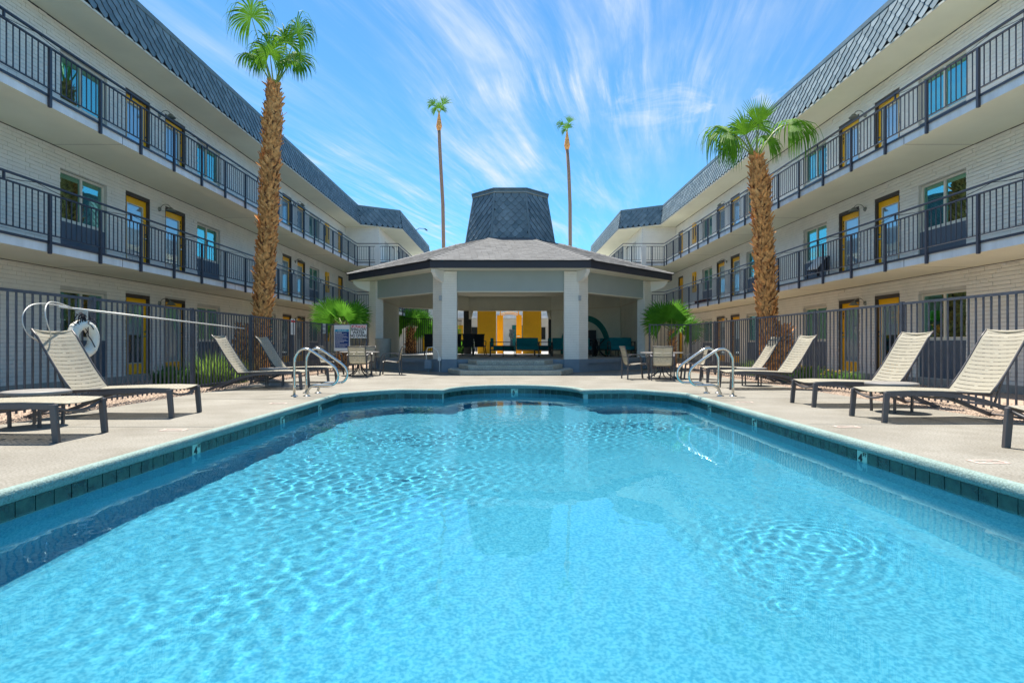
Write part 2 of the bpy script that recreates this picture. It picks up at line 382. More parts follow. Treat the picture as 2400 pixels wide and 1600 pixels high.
mb.build('deck_edge', 'deck', deck)
# saw-cut joints in the deck
mb = MB()
for a, b in (((-6, 6.55), (-3.4, 6.55)), ((3.55, 6.75), (6.2, 6.75)), ((-6, 9.9), (-3.4, 9.9)), ((3.55, 10.0), (6.2, 10.0)), ((-3.0, 15.9), (3.2, 15.9)), ((-2.0, 17.3), (-2.35, 15.0)), ((.05, 13.6), (-.25, 16.4)), ((2.2, 17.3), (2.6, 15.2)), ((-6, 15.2), (-3.0, 15.9)), ((6.2, 15.2), (3.2, 15.9))):
    mb.bar((a[0], a[1], .0035), (b[0], b[1], .0035), .011, .002)
mb.build('control_joint', 'plinth', deck)
# faded no-diving markings and depth text beside the pool
for x, y, s in ((-3.72, 6.3, 1), (-3.72, 9.15, 1), (3.9, 6.55, -1), (3.88, 9.35, -1), (3.88, 4.6, -1)):
    mk = MB(); mk.box((-.13, -.07, 0), (.13, -.045, .002)); mk.box((-.13, .045, 0), (.13, .07, .002)); mk.box((-.13, -.045, 0), (-.105, .045, .002)); mk.box((.105, -.045, 0), (.13, .045, .002))
    mk.add([(-.10, -.045, .001), (-.08, -.045, .001), (.10, .045, .001), (.08, .045, .001)], [(0, 1, 2, 3)])
    mk.build('faded_marking', 'faded', deck, loc=(x, y, .002))
pool = structure(thing('pool', 'x', 'x')); del pool['label']; del pool['category']
prof = [(.055, .0005), (.03, -.002), (.012, -.010), (.002, -.026), (0, -.05), (.002, -.078), (.012, -.094), (.03, -.10), (.06, -.10)]
def sweep(prof, name, mt, parent, smooth=True):
    mb = MB(); n = len(OUT); vs = []
    for d, z in prof: vs += [(x, y, z) for x, y in offset(OUT, d)]
    fs = [(j*n+i, j*n+(i+1) % n, (j+1)*n+(i+1) % n, (j+1)*n+i) for j in range(len(prof)-1) for i in range(n)]
    mb.add(vs, fs); return mb.build(name, mt, parent, smooth)
sweep(prof, 'coping', 'coping', pool)
WATER = -.20
def depth(y):   # water depth: shallow near, deep at the far end
    t = min(max((y - 3.5) / 7.5, 0), 1); return 1.08 + .75 * t * t * (3 - 2 * t)
sweep([(.036, -.095), (.036, -.30)], 'tile_bed', 'grout', pool, False)
# walls and floor of the basin
def basin():
    n = len(OUT); o2 = offset(OUT, .034); mb = MB(); vs = [(x, y, -.285) for x, y in o2]
    for k in range(1, 6):
        t = k / 5; ins = -.22 * max(0, (t - .8) / .2)
        ring = offset(OUT, .034 + ins)
        vs += [(x, y, -.285 + (WATER - depth(y) + .285) * t) for x, y in ring]
    fs = [(j*n+i, j*n+(i+1) % n, (j+1)*n+(i+1) % n, (j+1)*n+i) for j in range(5) for i in range(n)]
    mb.add(vs, fs); w = mb.build('pool_wall', 'plaster', pool, True)
    bm = bmesh.new(); ring = offset(OUT, -.186)
    vs = [bm.verts.new((x, y, 0)) for x, y in ring]
    for i in range(len(vs)): bm.edges.new((vs[i], vs[(i+1) % len(vs)]))
    bmesh.ops.triangle_fill(bm, use_beauty=True, use_dissolve=False, edges=bm.edges[:])
    for yc in np.arange(1, 13.2, .5):
        bmesh.ops.bisect_plane(bm, geom=bm.verts[:] + bm.edges[:] + bm.faces[:], plane_co=(0, yc, 0), plane_no=(0, 1, 0))
    for v in bm.verts: v.co.z = WATER - depth(v.co.y)
    me = bpy.data.meshes.new('pool_floor'); bm.to_mesh(me); bm.free(); me.materials.append(M['plaster']); link('pool_floor', me, pool)
basin()
def water():
    x0, x1, y0, y1 = -3.5, 3.7, .15, 13.75; nx, ny = 300, 580
    xs = np.linspace(x0, x1, nx); ys = np.linspace(y0, y1, ny); X, Y = np.meshgrid(xs, ys)
    Z = np.zeros_like(X)
    def waves(n, l0, l1, amp, seed, spread=PI):
        r = np.random.default_rng(seed); z = np.zeros_like(X)
        for _ in range(n):
            l = r.uniform(l0, l1); a = r.uniform(-spread, spread); k = 2 * PI / l
            z += amp * l * np.sin(k * (X * math.cos(a) + Y * math.sin(a)) + r.uniform(0, 2 * PI))
        return z / math.sqrt(n)
    env = lambda cx, cy, sx, sy: np.exp(-((X - cx) / sx) ** 2 - ((Y - cy) / sy) ** 2)
    patch = .55 + .45 * np.tanh(60 * waves(8, 1.2, 3.0, .01, 9))
    e1 = (.10 + 1.15 * env(-1.85, 5.6, 1.0, 2.0) + .8 * env(-1.8, 8.6, 1.4, 2.4) + .8 * env(1.7, 10.2, 1.3, 1.2) + .62 * env(1.95, 4.5, .7, .6) + .2 * env(0, 9.5, 3, 2.5)) * (.45 + .75 * patch)
    Z += waves(26, .20, .38, .0016, 1) * e1 + waves(30, .10, .20, .0062, 2) * e1 + waves(24, .065, .10, .0035, 5) * e1 + waves(10, .8, 2.2, .0008, 3) * (.4 + e1 * .5)
    wob = waves(12, .5, 1.4, .02, 11)
    for cx, cy, rad, am, wl in ((1.95, 4.35, .75, .00022, .075), (2.25, 4.65, .5, .0003, .085), (1.7, 4.2, .35, .0003, .06), (2.05, 10.3, .8, .0004, .10), (1.55, 3.72, .12, .0008, .05)):
        rr = np.sqrt((X - cx) ** 2 + ((Y - cy)) ** 2) + wob; Z += am * np.sin(2 * PI * rr / wl) * np.exp(-((rr - rad * .6) / (rad * .45)) ** 2) * (.3 + .9 * patch)
    V = np.stack([X, Y, Z], -1).reshape(-1, 3)
    top = nx * ny
    bm_v = [tuple(v) for v in V]; fs = [(j*nx+i, j*nx+i+1, (j+1)*nx+i+1, (j+1)*nx+i) for j in range(ny-1) for i in range(nx-1)]
    # keep only cells inside the basin outline so that nothing pokes through the deck
    ring = offset(OUT, .12); poly = np.array(ring)
    cxs = (X[:-1, :-1] + X[1:, 1:]) / 2; cys = (Y[:-1, :-1] + Y[1:, 1:]) / 2
    inside = np.zeros_like(cxs, bool); n = len(poly)
    for i in range(n):
        xa, ya = poly[i]; xb, yb = poly[(i+1) % n]
        c = ((ya > cys) != (yb > cys)) & (cxs < (xb - xa) * (cys - ya) / (yb - ya + 1e-12) + xa); inside ^= c
    fs = [f for f, k in zip(fs, inside.reshape(-1)) if k]
    me = bpy.data.meshes.new('water'); me.from_pydata(bm_v, [], fs); me.polygons.foreach_set('use_smooth', [True] * len(me.polygons))
    bm = bmesh.new(); bm.from_mesh(me); bmesh.ops.delete(bm, geom=[v for v in bm.verts if not v.link_faces], context='VERTS'); bm.to_mesh(me); bm.free()
    m = bpy.data.materials.new('pool_water'); m.use_nodes = True; N = m.node_tree.nodes; L = m.node_tree.links; N.clear()
    o = N.new('ShaderNodeOutputMaterial')
    gl = N.new('ShaderNodeBsdfGlass'); gl.inputs['IOR'].default_value = 1.333; gl.inputs['Roughness'].default_value = 0; gl.inputs[0].default_value = (.64, .93, 1, 1)
    L.new(gl.outputs[0], o.inputs[0])
    me.materials.append(m)
    w = structure(link('water', me, None, (0, 0, WATER))); return w
wat = water()
MNEE = True
if MNEE:
    sl.cycles.is_caustics_light = True
    wat.cycles.is_caustics_caster = True
    for o in pool.children: o.cycles.is_caustics_receiver = True
# waterline tiles, one object each
def tiles():
    path = offset(OUT, .034); n = len(path); seg = [(Vector(path[i]), Vector(path[(i+1) % n])) for i in range(n)]
    # walk from the near left corner backwards is the same as forwards: start at (xl,yn)
    L_ = [0];
    for a, b in seg: L_.append(L_[-1] + (b - a).length)
    tot = L_[-1]; pitch = .1635; cnt = int(tot / pitch); pitch = tot / cnt
    def at(s):
        s %= tot
        for i, (a, b) in enumerate(seg):
            if s <= L_[i+1]: return a + (b - a) * ((s - L_[i]) / (L_[i+1] - L_[i]))
    w = pitch - .010; mm = MB(); mm.box((-w/2, -.010, -.0725), (w/2, .004, .0725)); me = mm.mesh('tile', 'tile'); me2 = mm.mesh('marker_tile', 'tilemark')
    marks = {}
    spots = [((-3.28, 5.96), '4'), ((-3.28, 8.3), '5'), ((-3.28, 10.0), '5'), ((C0, 13.47), '6'), ((3.45, 9.9), '5'), ((3.45, 8.05), '5'), ((3.45, 5.65), '4')]
    mids = [at((k + .5) * pitch) for k in range(cnt)]
    for (p, t) in spots:
        k = min(range(cnt), key=lambda i: (mids[i] - Vector(p)).length); marks[k] = t
    for k in range(cnt):
        a, b = at(k * pitch), at((k + 1) * pitch)
        if (a + b).y / 2 < .9 and abs((a + b).x / 2) < 3: continue
        ang = math.atan2(b.y - a.y, b.x - a.x)      # inward normal is to the left
        c = (a + b) / 2; nrm = Vector((-math.sin(ang), math.cos(ang)))
        o = link('marker_tile' if k in marks else 'tile', me2 if k in marks else me, pool, (c.x + nrm.x * .002, c.y + nrm.y * .002, -.1765), (0, 0, ang))
        if k in marks:
            o['label'] = 'pale depth marker tile reading %s FT' % marks[k]
            text(marks[k], 'depth_number', .115, 'signblack', o, (-.02 * -1, .0065, 0), (R(90), 0, PI), bold=.004)
            text('FT', 'unit_lettering', .05, 'signblack', o, (-.045, .0065, .045), (R(90), 0, PI), bold=.001)
tiles()
# gravel strips
def gravel():
    for x0, x1 in ((-9.7, DX0 - .001), (DX1 + .001, 9.88)):
        mb = MB(); nx, ny = 12, 60
        b = link('gravel_bed', None) if False else None
        xs = np.linspace(x0, x1, nx); ys = np.linspace(-4, 33, ny)
        vs = [(x, y, -.014 + .006 * random.random()) for y in ys for x in xs]
        mb.add(vs, [(j*nx+i, j*nx+i+1, (j+1)*nx+i+1, (j+1)*nx+i) for j in range(ny-1) for i in range(nx-1)])
        bed = structure(mb.build('gravel_bed', 'gravel'))
        # loose stones near the deck edge
        n = 9000; side = -1 if x1 < 0 else 1
        px = rng.uniform(0, 1, n) ** 1.3 * 1.9; X = (DX0 - px) if side < 0 else (DX1 + px); Y = rng.uniform(5, 21, n)
        s = rng.uniform(.008, .02, n); V = []
        a = rng.uniform(0, PI, n); c, sn = np.cos(a), np.sin(a); z = np.full(n, -.01)
        def P(u, v, w): return np.stack([X + (c*u - sn*v) * s, Y + (sn*u + c*v) * s, z + w * s], 1)
        T = [P(0, 0, 1), P(1, 0, .3), P(0, 1, .2), P(-1, 0, .35), P(0, -1, .2)]
        for q in ((0, 1, 2, 2), (0, 2, 3, 3), (0, 3, 4, 4), (0, 4, 1, 1)): V.append(np.stack([T[i] for i in q], 1))
        A = np.concatenate(V); me = bpy.data.meshes.new('gravel_stones'); nn = len(A)
        me.from_pydata([tuple(p) for p in A[:, :3].reshape(-1, 3)], [], [(3*i, 3*i+1, 3*i+2) for i in range(nn)]); me.materials.append(M['gravel'])
        link('gravel_stones', me, bed, kind='stuff')
gravel()

# ================================================================ THE TWO WINGS
UW, UE = 9.79, 8.29
FL = [.17, 2.77, 5.37]; CE = [2.59, 5.19, 7.89]
BAYS = [('w', 12.26, 13.69), ('d', 14.35, 15.33, 0), ('d', 16.0, 17.0, 1), ('w', 17.66, 19.04),
        ('w', 22.2, 23.6), ('d', 24.3, 25.3, 0), ('d', 26.0, 27.0, 1), ('w', 27.6, 29.0), ('p', 32.2, 33.1)]
def wing(s):
    side = 'left' if s < 0 else 'right'
    lab = ('three-storey white brick apartment wing left of the pool with unlit blue mansard' if s < 0 else
           'three-storey white brick apartment wing right of the pool with sunlit grey mansard')
    B = thing('apartment_building', lab, 'apartment building', (0, 0, 0), 0, 'apartment wings facing the pool')
    P = lambda u, y, z: (C0 + s * u, y, z)
    Y0, Y1, Y2 = 4.0, 33.66, 47.0
    U3 = 7.83
    holes = []
    for f in range(3):
        for b in BAYS:
            top = FL[f] + (1.98 if b[0] == 'w' else 2.08); holes.append((b[1], b[2], FL[f] if b[0] == 'w' else FL[f], top))
    # backing wall (mortar face) decomposed round the openings, with reveals
    wb = MB()
    def q(u, y0, y1, z0, z1): wb.add([P(u, y0, z0), P(u, y1, z0), P(u, y1, z1), P(u, y0, z1)], [(0, 1, 2, 3)])
    u = UW + .004; yy = Y0
    for b in BAYS + [None]:
        ye = b[1] if b else Y1 + .01
        q(u, yy, ye, -.02, 7.9)
        if b:
            zt = 0
            for f in range(3):
                h = 1.98 if b[0] == 'w' else 2.08
                q(u, b[1], b[2], -.02 if f == 0 else FL[f-1] + h, FL[f]); 
                for y in (b[1], b[2]): wb.add([P(UW - .004, y, FL[f]), P(UW + .15, y, FL[f]), P(UW + .15, y, FL[f] + h), P(UW - .004, y, FL[f] + h)], [(0, 1, 2, 3)])
                for z in (FL[f], FL[f] + h): wb.add([P(UW - .004, b[1], z), P(UW + .15, b[1], z), P(UW + .15, b[2], z), P(UW - .004, b[2], z)], [(0, 1, 2, 3)])
            q(u, b[1], b[2], FL[2] + h, 7.9); yy = b[2]
    wb.add([P(UW, Y1 + .004, 0), P(U3 + .004, Y1 + .004, 0), P(U3 + .004, Y1 + .004, 7.9), P(UW, Y1 + .004, 7.9)], [(0, 1, 2, 3)])
    wb.add([P(U3 + .004, Y1, 0), P(U3 + .004, Y2, 0), P(U3 + .004, Y2, 7.9), P(U3 + .004, Y1, 7.9)], [(0, 1, 2, 3)])
    wb.box(P(UW + .5, Y0, 0), P(UW + 6, Y2, 8.6)); wb.box(P(U3 + .5, Y1 + .4, 0), P(UW + 1, Y2, 8.6))
    wb.box(P(UW, Y0 - .2, 0), P(UW + 1, Y0, 8.0))
    wall = wb.build('wall', 'mortar', B)
    rr = []
    for z0, z1 in ((.15, 2.585), (2.78, 5.185), (5.38, 7.885)): rr += brick_rects(Y0, Y1, z0, z1, holes)
    field_boxes('brickwork', P(UW, 0, 0), (0, 1, 0), (0, 0, 1), (-s, 0, 0), rr, 'brick', wall, single=290)
    r2 = brick_rects(0, UW - U3 + .006, .0, 7.885, [(0, 9, 2.585, 2.78), (0, 9, 5.185, 5.38)])
    field_boxes('brickwork', P(UW, Y1, 0), (-s, 0, 0), (0, 0, 1), (0, -1, 0), r2, 'brick', wall)
    B3 = [('w', 35.3, 36.4), ('d', 37.5, 38.4, 0), ('d', 39.3, 40.2, 1)]
    h3 = [(b[1], b[2], FL[f], FL[f] + (1.98 if b[0] == 'w' else 2.08)) for f in range(3) for b in B3]
    r3 = brick_rects(Y1, Y2, 0, 7.885, h3 + [(0, 99, 2.585, 2.78), (0, 99, 5.185, 5.38)], bw=.41)
    field_boxes('brickwork', P(U3, 0, 0), (0, 1, 0), (0, 0, 1), (-s, 0, 0), r3, 'brick', wall)
    mb = MB(); mb.box(P(UW - .03, Y0, -.02), P(UW + .02, Y1, .15)); mb.build('plinth', 'plinth', B)
    # ---- balcony slabs
    for f in (1, 2):
        zt, zb = FL[f], CE[f-1]
        mb = MB()
        poly = [(UE, Y0), (UW + .1, Y0), (UW + .1, Y1 + .1), (U3 + .1, Y1 + .1), (U3 + .1, Y2), (6.07, Y2), (6.07, 30.6), (UE, 30.6)]
        pts = [(C0 + s * a, b) for a, b in poly]
        n = len(pts); vs = [(x, y, zb) for x, y in pts] + [(x, y, zt) for x, y in pts]
        mb.add(vs, [tuple(range(n))], 0); mb.add(vs, [tuple(range(n, 2*n))], 2)
        mb.add(vs, [(i, (i+1) % n, n+(i+1) % n, n+i) for i in range(n)], 1)
        sb = mb.build('balcony_slab', ['soffit', 'fascia', 'walk'], B)
        mb = MB()   # expansion joints across fascia and soffit, dark strip painted as the shadow where wall meets soffit
        for y in (12.05, 17.0 if f == 1 else 19.0, 21.95, 26.9):
            mb.box(P(UE - .002, y - .006, zb), P(UE + .001, y + .006, zt)); mb.box(P(UE + .02, y - .005, zb - .002), P(UW - .02, y + .005, zb + .001))
        mb.box(P(UW - .03, Y0, zb - .012), P(UW - .005, Y1, zb + .002)); mb.build('joint_and_shadow', 'doorframe', sb)
    # ---- roof: soffit, mansard core, trims
    ub, ut, zt = 8.74, 8.92, 8.98
    rb = MB()
    cl = [(ub, Y0), (ub, 33.0), (6.55, 34.3), (6.55, Y2)]; ct = [(ut, Y0), (ut, 33.10), (6.73, 34.40), (6.73, Y2)]
    sp_ = [P(a, b, 7.89) for a, b in cl] + [P(UW + .2, Y2, 7.89), P(UW + .2, Y0, 7.89)]
    rb.add(sp_, [tuple(range(6))], 0)
    for i in range(3):
        (a, b), (c, d), (e, g_), (h, k) = cl[i], cl[i+1], ct[i+1], ct[i]
        rb.add([P(a, b, 7.89), P(c, d, 7.89), P(e, g_, zt), P(h, k, zt)], [(0, 1, 2, 3)], 1)
    rb.add([P(a, b, zt) for a, b in ct] + [P(UW + 6, Y2, zt), P(UW + 6, Y0, zt)], [tuple(range(6))], 1)
    rb.add([P(UW - .002, Y0, 7.86), P(UW - .002, Y1, 7.86), P(UW - .02, Y1, 7.89), P(UW - .02, Y0, 7.89)], [(0, 1, 2, 3)], 1)
    roof = rb.build('roof', ['soffit', 'slateback_shade'], B)
    tb = MB()
    for i in range(3):
        (a, b), (c, d) = cl[i], cl[i+1]; tb.bar(P(a - .012, b, 7.90), P(c - .012, d, 7.90), .03, .05)
    tb.build('drip_trim', 'trim', roof)
    tb = MB()
    for i in range(3):
        (a, b), (c, d) = ct[i], ct[i+1]; tb.bar(P(a - .02, b, zt + .03), P(c - .02, d, zt + .03), .07, .12)
    tb.build('cap_flashing', 'spandrel' if False else 'slate', roof)
    faces = [(cl[i], cl[i+1], ct[i], ct[i+1]) for i in range(3)]
    shingle_faces([[Vector(P(*a, 7.89)), Vector(P(*b, 7.89)), Vector(P(*d, zt)), Vector(P(*c, zt))] for a, b, c, d in faces], roof, 290, Vector((-s, -.3, .1)))
    # ---- openings
    win_mesh = {}
    for f in range(3):
        for wi, b in enumerate(BAYS + [(x[0], x[1], x[2]) + tuple(x[3:]) for x in B3]):
            uw = UW if b[1] < 34 else U3
            if b[1] > 34 and f == 0: continue
            if b[0] == 'w': window(B, P, s, uw, b[1], b[2], FL[f], f)
            elif b[0] == 'd': door(B, P, s, uw, b[1], b[2], FL[f], f, b[3], wi == 2)
            else:
                mb = MB(); mb.box(P(uw + .06, b[1] + .05, FL[f]), P(uw + .10, b[2] - .05, FL[f] + 2.0)); d = mb.build('service_door', 'yellow', B, label='plain yellow door without glass near the end of the balcony')
                mb = MB(); mb.box(P(uw - .005, b[1], FL[f]), P(uw + .12, b[1] + .05, FL[f] + 2.08)); mb.box(P(uw - .005, b[2] - .05, FL[f]), P(uw + .12, b[2], FL[f] + 2.08)); mb.box(P(uw - .004, b[1] + .05, FL[f] + 2.0), P(uw + .12, b[2] - .05, FL[f] + 2.08)); mb.build('door_frame', 'doorframe', d)
        # narrow yellow wall box with a dark slot
        mb = MB(); mb.box(P(UW - .10, 29.9, FL[f] + .95), P(UW - .01, 30.35, FL[f] + 2.0)); c = mb.build('wall_cabinet', 'yellow', B, label='narrow yellow box on the wall')
        mb = MB(); mb.box(P(UW - .108, 30.06, FL[f] + 1.15), P(UW - .101, 30.2, FL[f] + 1.8)); mb.box(P(UW-.07, 29.892, FL[f]+1.3), P(UW-.04, 29.899, FL[f]+1.75)); mb.build('cabinet_slot', 'doorframe', c)
        for y in (15.72, 25.72): lamp(B, P, s, UW, y, FL[f] + 1.98)
    # ---- railings
    for f in (1, 2): railing(B, P, s, FL[f], CE[f-1], Y0)
    # white pier at the return of the balcony
    mb = MB(); mb.box(P(7.03, 30.45, 0), P(7.27, 30.7, 6.28)); mb.build('pier', 'brick', B)
    return B, P
def window(B, P, s, uw, y0, y1, zf, f):
    u = uw + .07; z0, z1 = zf + .90, zf + 1.98; mb = MB(); t = .05; ym = (y0 + y1) / 2
    for a, b, c, d in ((y0, y1, z1 - t, z1), (y0, y1, z0, z0 + t), (y0, y0 + t, z0, z1), (y1 - t, y1, z0, z1), (ym - .03, ym + .03, z0, z1)):
        mb.box(P(u + random.random()*.0005, a, c), P(u + .06, b, d))
    W_ = mb.build('window', 'winframe', B)
    for a, b in ((y0 + t, ym - .03), (ym + .03, y1 - t)):
        mb = MB(); mb.add([P(u + .03, a, z0 + t), P(u + .03, b, z0 + t), P(u + .03, b, z1 - t), P(u + .03, a, z1 - t)], [(0, 1, 2, 3)]); mb.build('pane', 'glass', W_)
    mb = MB(); k = z1 - t; low = z0 + t + (.0 if f == 2 else .35 * ((hash((int(y0*10), f)) % 3) / 2))
    while k > low: mb.bar(P(u + .085, y0 + t, k), P(u + .085, y1 - t, k), .028, .003, up=(0, 0, 1)); k -= .034
    mb.build('blind', 'blind', W_, kind='stuff')
    mb = MB(); mb.box(P(u + .16, y0 - .1, z0 - .05), P(u + .17, y1 + .1, z1 + .05)); mb.build('room_shade_panel', 'room', W_)
    mb = MB(); mb.box(P(u - .02, y0, z0 - .03), P(u + .05, y1, z0 - .001)); mb.build('sill', 'winframe', W_)
    mb = MB(); mb.box(P(uw + .025, y0, zf), P(uw + .10, y1, z0 - .031)); mb.build('spandrel_panel', 'spandrel', B)
NUM = {(-1, 0): '110', (-1, 1): '210', (-1, 2): '310', (1, 0): '107', (1, 1): '207', (1, 2): '307'}
def door(B, P, s, uw, y0, y1, zf, f, k, numbered):
    u = uw + .075; t = .04; zt = zf + 2.08
    fr = MB()
    fr.box(P(uw - .004, y0, zf), P(uw + .14, y0 + t, zt)); fr.box(P(uw - .005, y1 - t, zf), P(uw + .14, y1, zt)); fr.box(P(uw - .003, y0 + t, zt - .09), P(uw + .14, y1 - t, zt))
    a, b = y0 + t + .004, y1 - t - .004; top = zt - .094; st = .12
    mb = MB(); mb.box(P(u, a, zf + .01), P(u + .045, a + st, top)); mb.box(P(u, b - st, zf + .01), P(u + .045, b, top)); mb.box(P(u + .001, a + st, top - .16), P(u + .044, b - st, top)); mb.box(P(u + .001, a + st, zf + .01), P(u + .044, b - st, zf + .28))
    D = mb.build('door', 'yellow', B); fr.build('door_frame', 'doorframe', D)
    mb = MB(); ga, gb, gz0, gz1 = a + st, b - st, zf + .28, top - .16
    for (p, q_, r_, w_) in ((ga, ga + .02, gz0, gz1), (gb - .02, gb, gz0, gz1), (ga + .02, gb - .02, gz0, gz0 + .02), (ga + .02, gb - .02, gz1 - .02, gz1)): mb.box(P(u - .006, p, r_), P(u + .03, q_, w_))
    mb.build('glazing_bead', 'winframe', D)
    mb = MB(); mb.add([P(u + .02, ga + .02, gz0 + .02), P(u + .02, gb - .02, gz0 + .02), P(u + .02, gb - .02, gz1 - .02), P(u + .02, ga + .02, gz1 - .02)], [(0, 1, 2, 3)]); mb.build('door_glass', 'doorglass', D)
    mb = MB(); mb.box(P(u + .05, ga, gz0 if f or k else gz0 + .75), P(u + .055, gb, gz1)); mb.build('blind', 'blindw', D)
    mb = MB(); mb.box(P(u + .14, ga - .1, gz0 - .1), P(u + .15, gb + .1, gz1 + .1)); mb.build('room_shade_panel', 'room', D)
    mb = MB(); hy = b - .055
    for z in (zf + 1.0, zf + 1.12): mb.lathe([(0, -.03), (.022, -.03), (.026, -.012), (.026, 0)] if s > 0 else [(0, .03), (.022, .03), (.026, .012), (.026, 0)], P(u, hy, z), 10, axis='x')
    mb.bar(P(u - .035, hy + .01, zf + 1.0), P(u - .035, hy - .09, zf + 1.0), .018); mb.build('door_handle', 'steel', D)
    if numbered:
        for i, c in enumerate(NUM[(s, f)]):
            text(c, 'room_number', .105, 'signblack', D, P(u - .003, b - .06, zf + 1.80 - .115 * i), (R(90), 0, R(90) if s < 0 else R(-90)), bold=.006)
def lamp(B, P, s, uw, y, z):
    mb = MB(); mb.lathe([(0, -.03), (.05, -.03), (.062, 0), (.062, .012)] if s > 0 else [(0, .03), (.05, .03), (.062, 0), (.062, -.012)], P(uw - .02, y, z - .06), 14, axis='x')
    L_ = mb.build('wall_lamp', 'lamp', B, True)
    pts = [P(uw - .05 - .13 * (1 - math.cos(a)), y + .02 * a, z - .06 + .14 * math.sin(a)) for a in np.linspace(0, PI * .95, 9)]
    mb = MB(); mb.tube(pts, .010, 6); mb.build('gooseneck', 'lamp', L_, True)
    c = P(uw - .31, y + .05, z - .05); mb = MB(); mb.lathe([(.02, .05), (.05, .03), (.075, .0), (.125, -.05), (.125, -.058), (.07, -.01), (.0, .0)], c, 16); mb.build('lamp_shade', 'lamp', L_, True)
def railing(B, P, s, zt, zb, Y0):
    u = UE - .035; z_top, z_bot = zt + .85, zt + .12
    rb = MB(); path = [(u, Y0), (u, 30.56), (6.04, 30.56), (6.04, 42.0)]
    for i in range(3):
        (a, b), (c, d) = path[i], path[i+1]
        rb.bar(P(a, b, z_top), P(c, d, z_top), .045, .022); rb.bar(P(a, b, z_bot), P(c, d, z_bot), .03, .018)
        rb.bar(P(a + (.012 if i == 0 else 0), b, zt - .005), P(c + (.012 if i == 0 else 0), d, zt - .005), .012, .045)
    Rl = rb.build('balcony_railing', 'rail', B)
    hb = MB()
    for i in range(3):
        (a, b), (c, d) = path[i], path[i+1]; hb.bar(P(a + .02, b, zt + 1.0), P(c + .02, d, zt + 1.0), .05, .03)
    y = 12.3 - 3.1 * 2
    while y < 30: hb.bar(P(u + .02, y, z_top), P(u + .02, y, zt + 1.0), .03, .03); y += 3.1
    hb.build('handrail', 'rail', Rl)
    posts = [(u, 10.10 + 1.25 * k) for k in range(-4, 17)] + [(u, 30.56), (7.6, 30.56), (6.5, 30.56), (6.04, 30.56)] + [(6.04, 31.8 + 1.25 * k) for k in range(9)]
    pm = MB(); pm.box((-.024, -.024, zb - .03 - zt), (.024, .024, .85)); pme = pm.mesh('post', 'rail')
    for a, b in posts: link('post', pme, Rl, P(a, b, zt))
    km = MB(); km.box((-.0075, -.0075, .12), (.0075, .0075, .85)); kme = km.mesh('picket', 'rail')
    ys = []
    for k in range(-4, 16): ys += [10.10 + 1.25 * k + .125 * j for j in range(1, 10)]
    ys = [y for y in ys if y > Y0]; near = [y for y in ys if y > 9.8]; single = near[:125]; rest = [(u, y) for y in ys if y not in single]
    for y in single: link('picket', kme, Rl, P(u, y, zt))
    rest += [(a, 30.56) for a in np.arange(6.15, u, .125)] + [(6.04, y) for y in np.arange(30.7, 42, .125)]
    mb = MB()
    for a, b in rest: p = P(a, b, zt); mb.box((p[0] - .0075, p[1] - .0075, zt + .12), (p[0] + .0075, p[1] + .0075, zt + .85))
    mb.build('far_pickets', 'rail', Rl, kind='stuff')
    cb = MB(); y = 8.6; i = 0; pts = []
    while y < 30:
        z = zt + .985 if i % 2 else zt + .875; nxt = zt + .875 if i % 2 else zt + .985
        for t in np.linspace(0, 1, 5)[:-1]: pts.append(P(u + .03, y + 1.25 * t, z + (nxt - z) * t - .035 * math.sin(PI * t)))
        y += 1.25; i += 1
    cb.tube(pts, .006, 4); cb.build('light_cord', 'rail', Rl)
SH = {}
def shingle_mesh(w, e, mt='slate'):
    """rounded-point shingle, local x across, y down the slope (negative), z out"""
    h = e * 2.05; p = [(-w/2, h*.5), (w/2, h*.5), (w/2, -.02*h), (w*.40, -.20*h), (w*.2, -.38*h), (0, -.5*h), (-w*.2, -.38*h), (-w*.40, -.20*h), (-w/2, -.02*h)]
    n = len(p); t = .018; zz = lambda y: .004 + (.5*h - y) / h * .034
    vs = [(x*.91, y, zz(y) + t) for x, y in p] + [(x*.91, y, zz(y) - .004) for x, y in p]
    mb = MB(); mb.add(vs, [tuple(range(n))]); mb.add([], [(i - 0, (i+1) % n, n+(i+1) % n, n+i) for i in range(n)], 1); mb.f = [mb.f[0]] + [tuple(j - len(vs) for j in f) for f in mb.f[1:]]; return mb
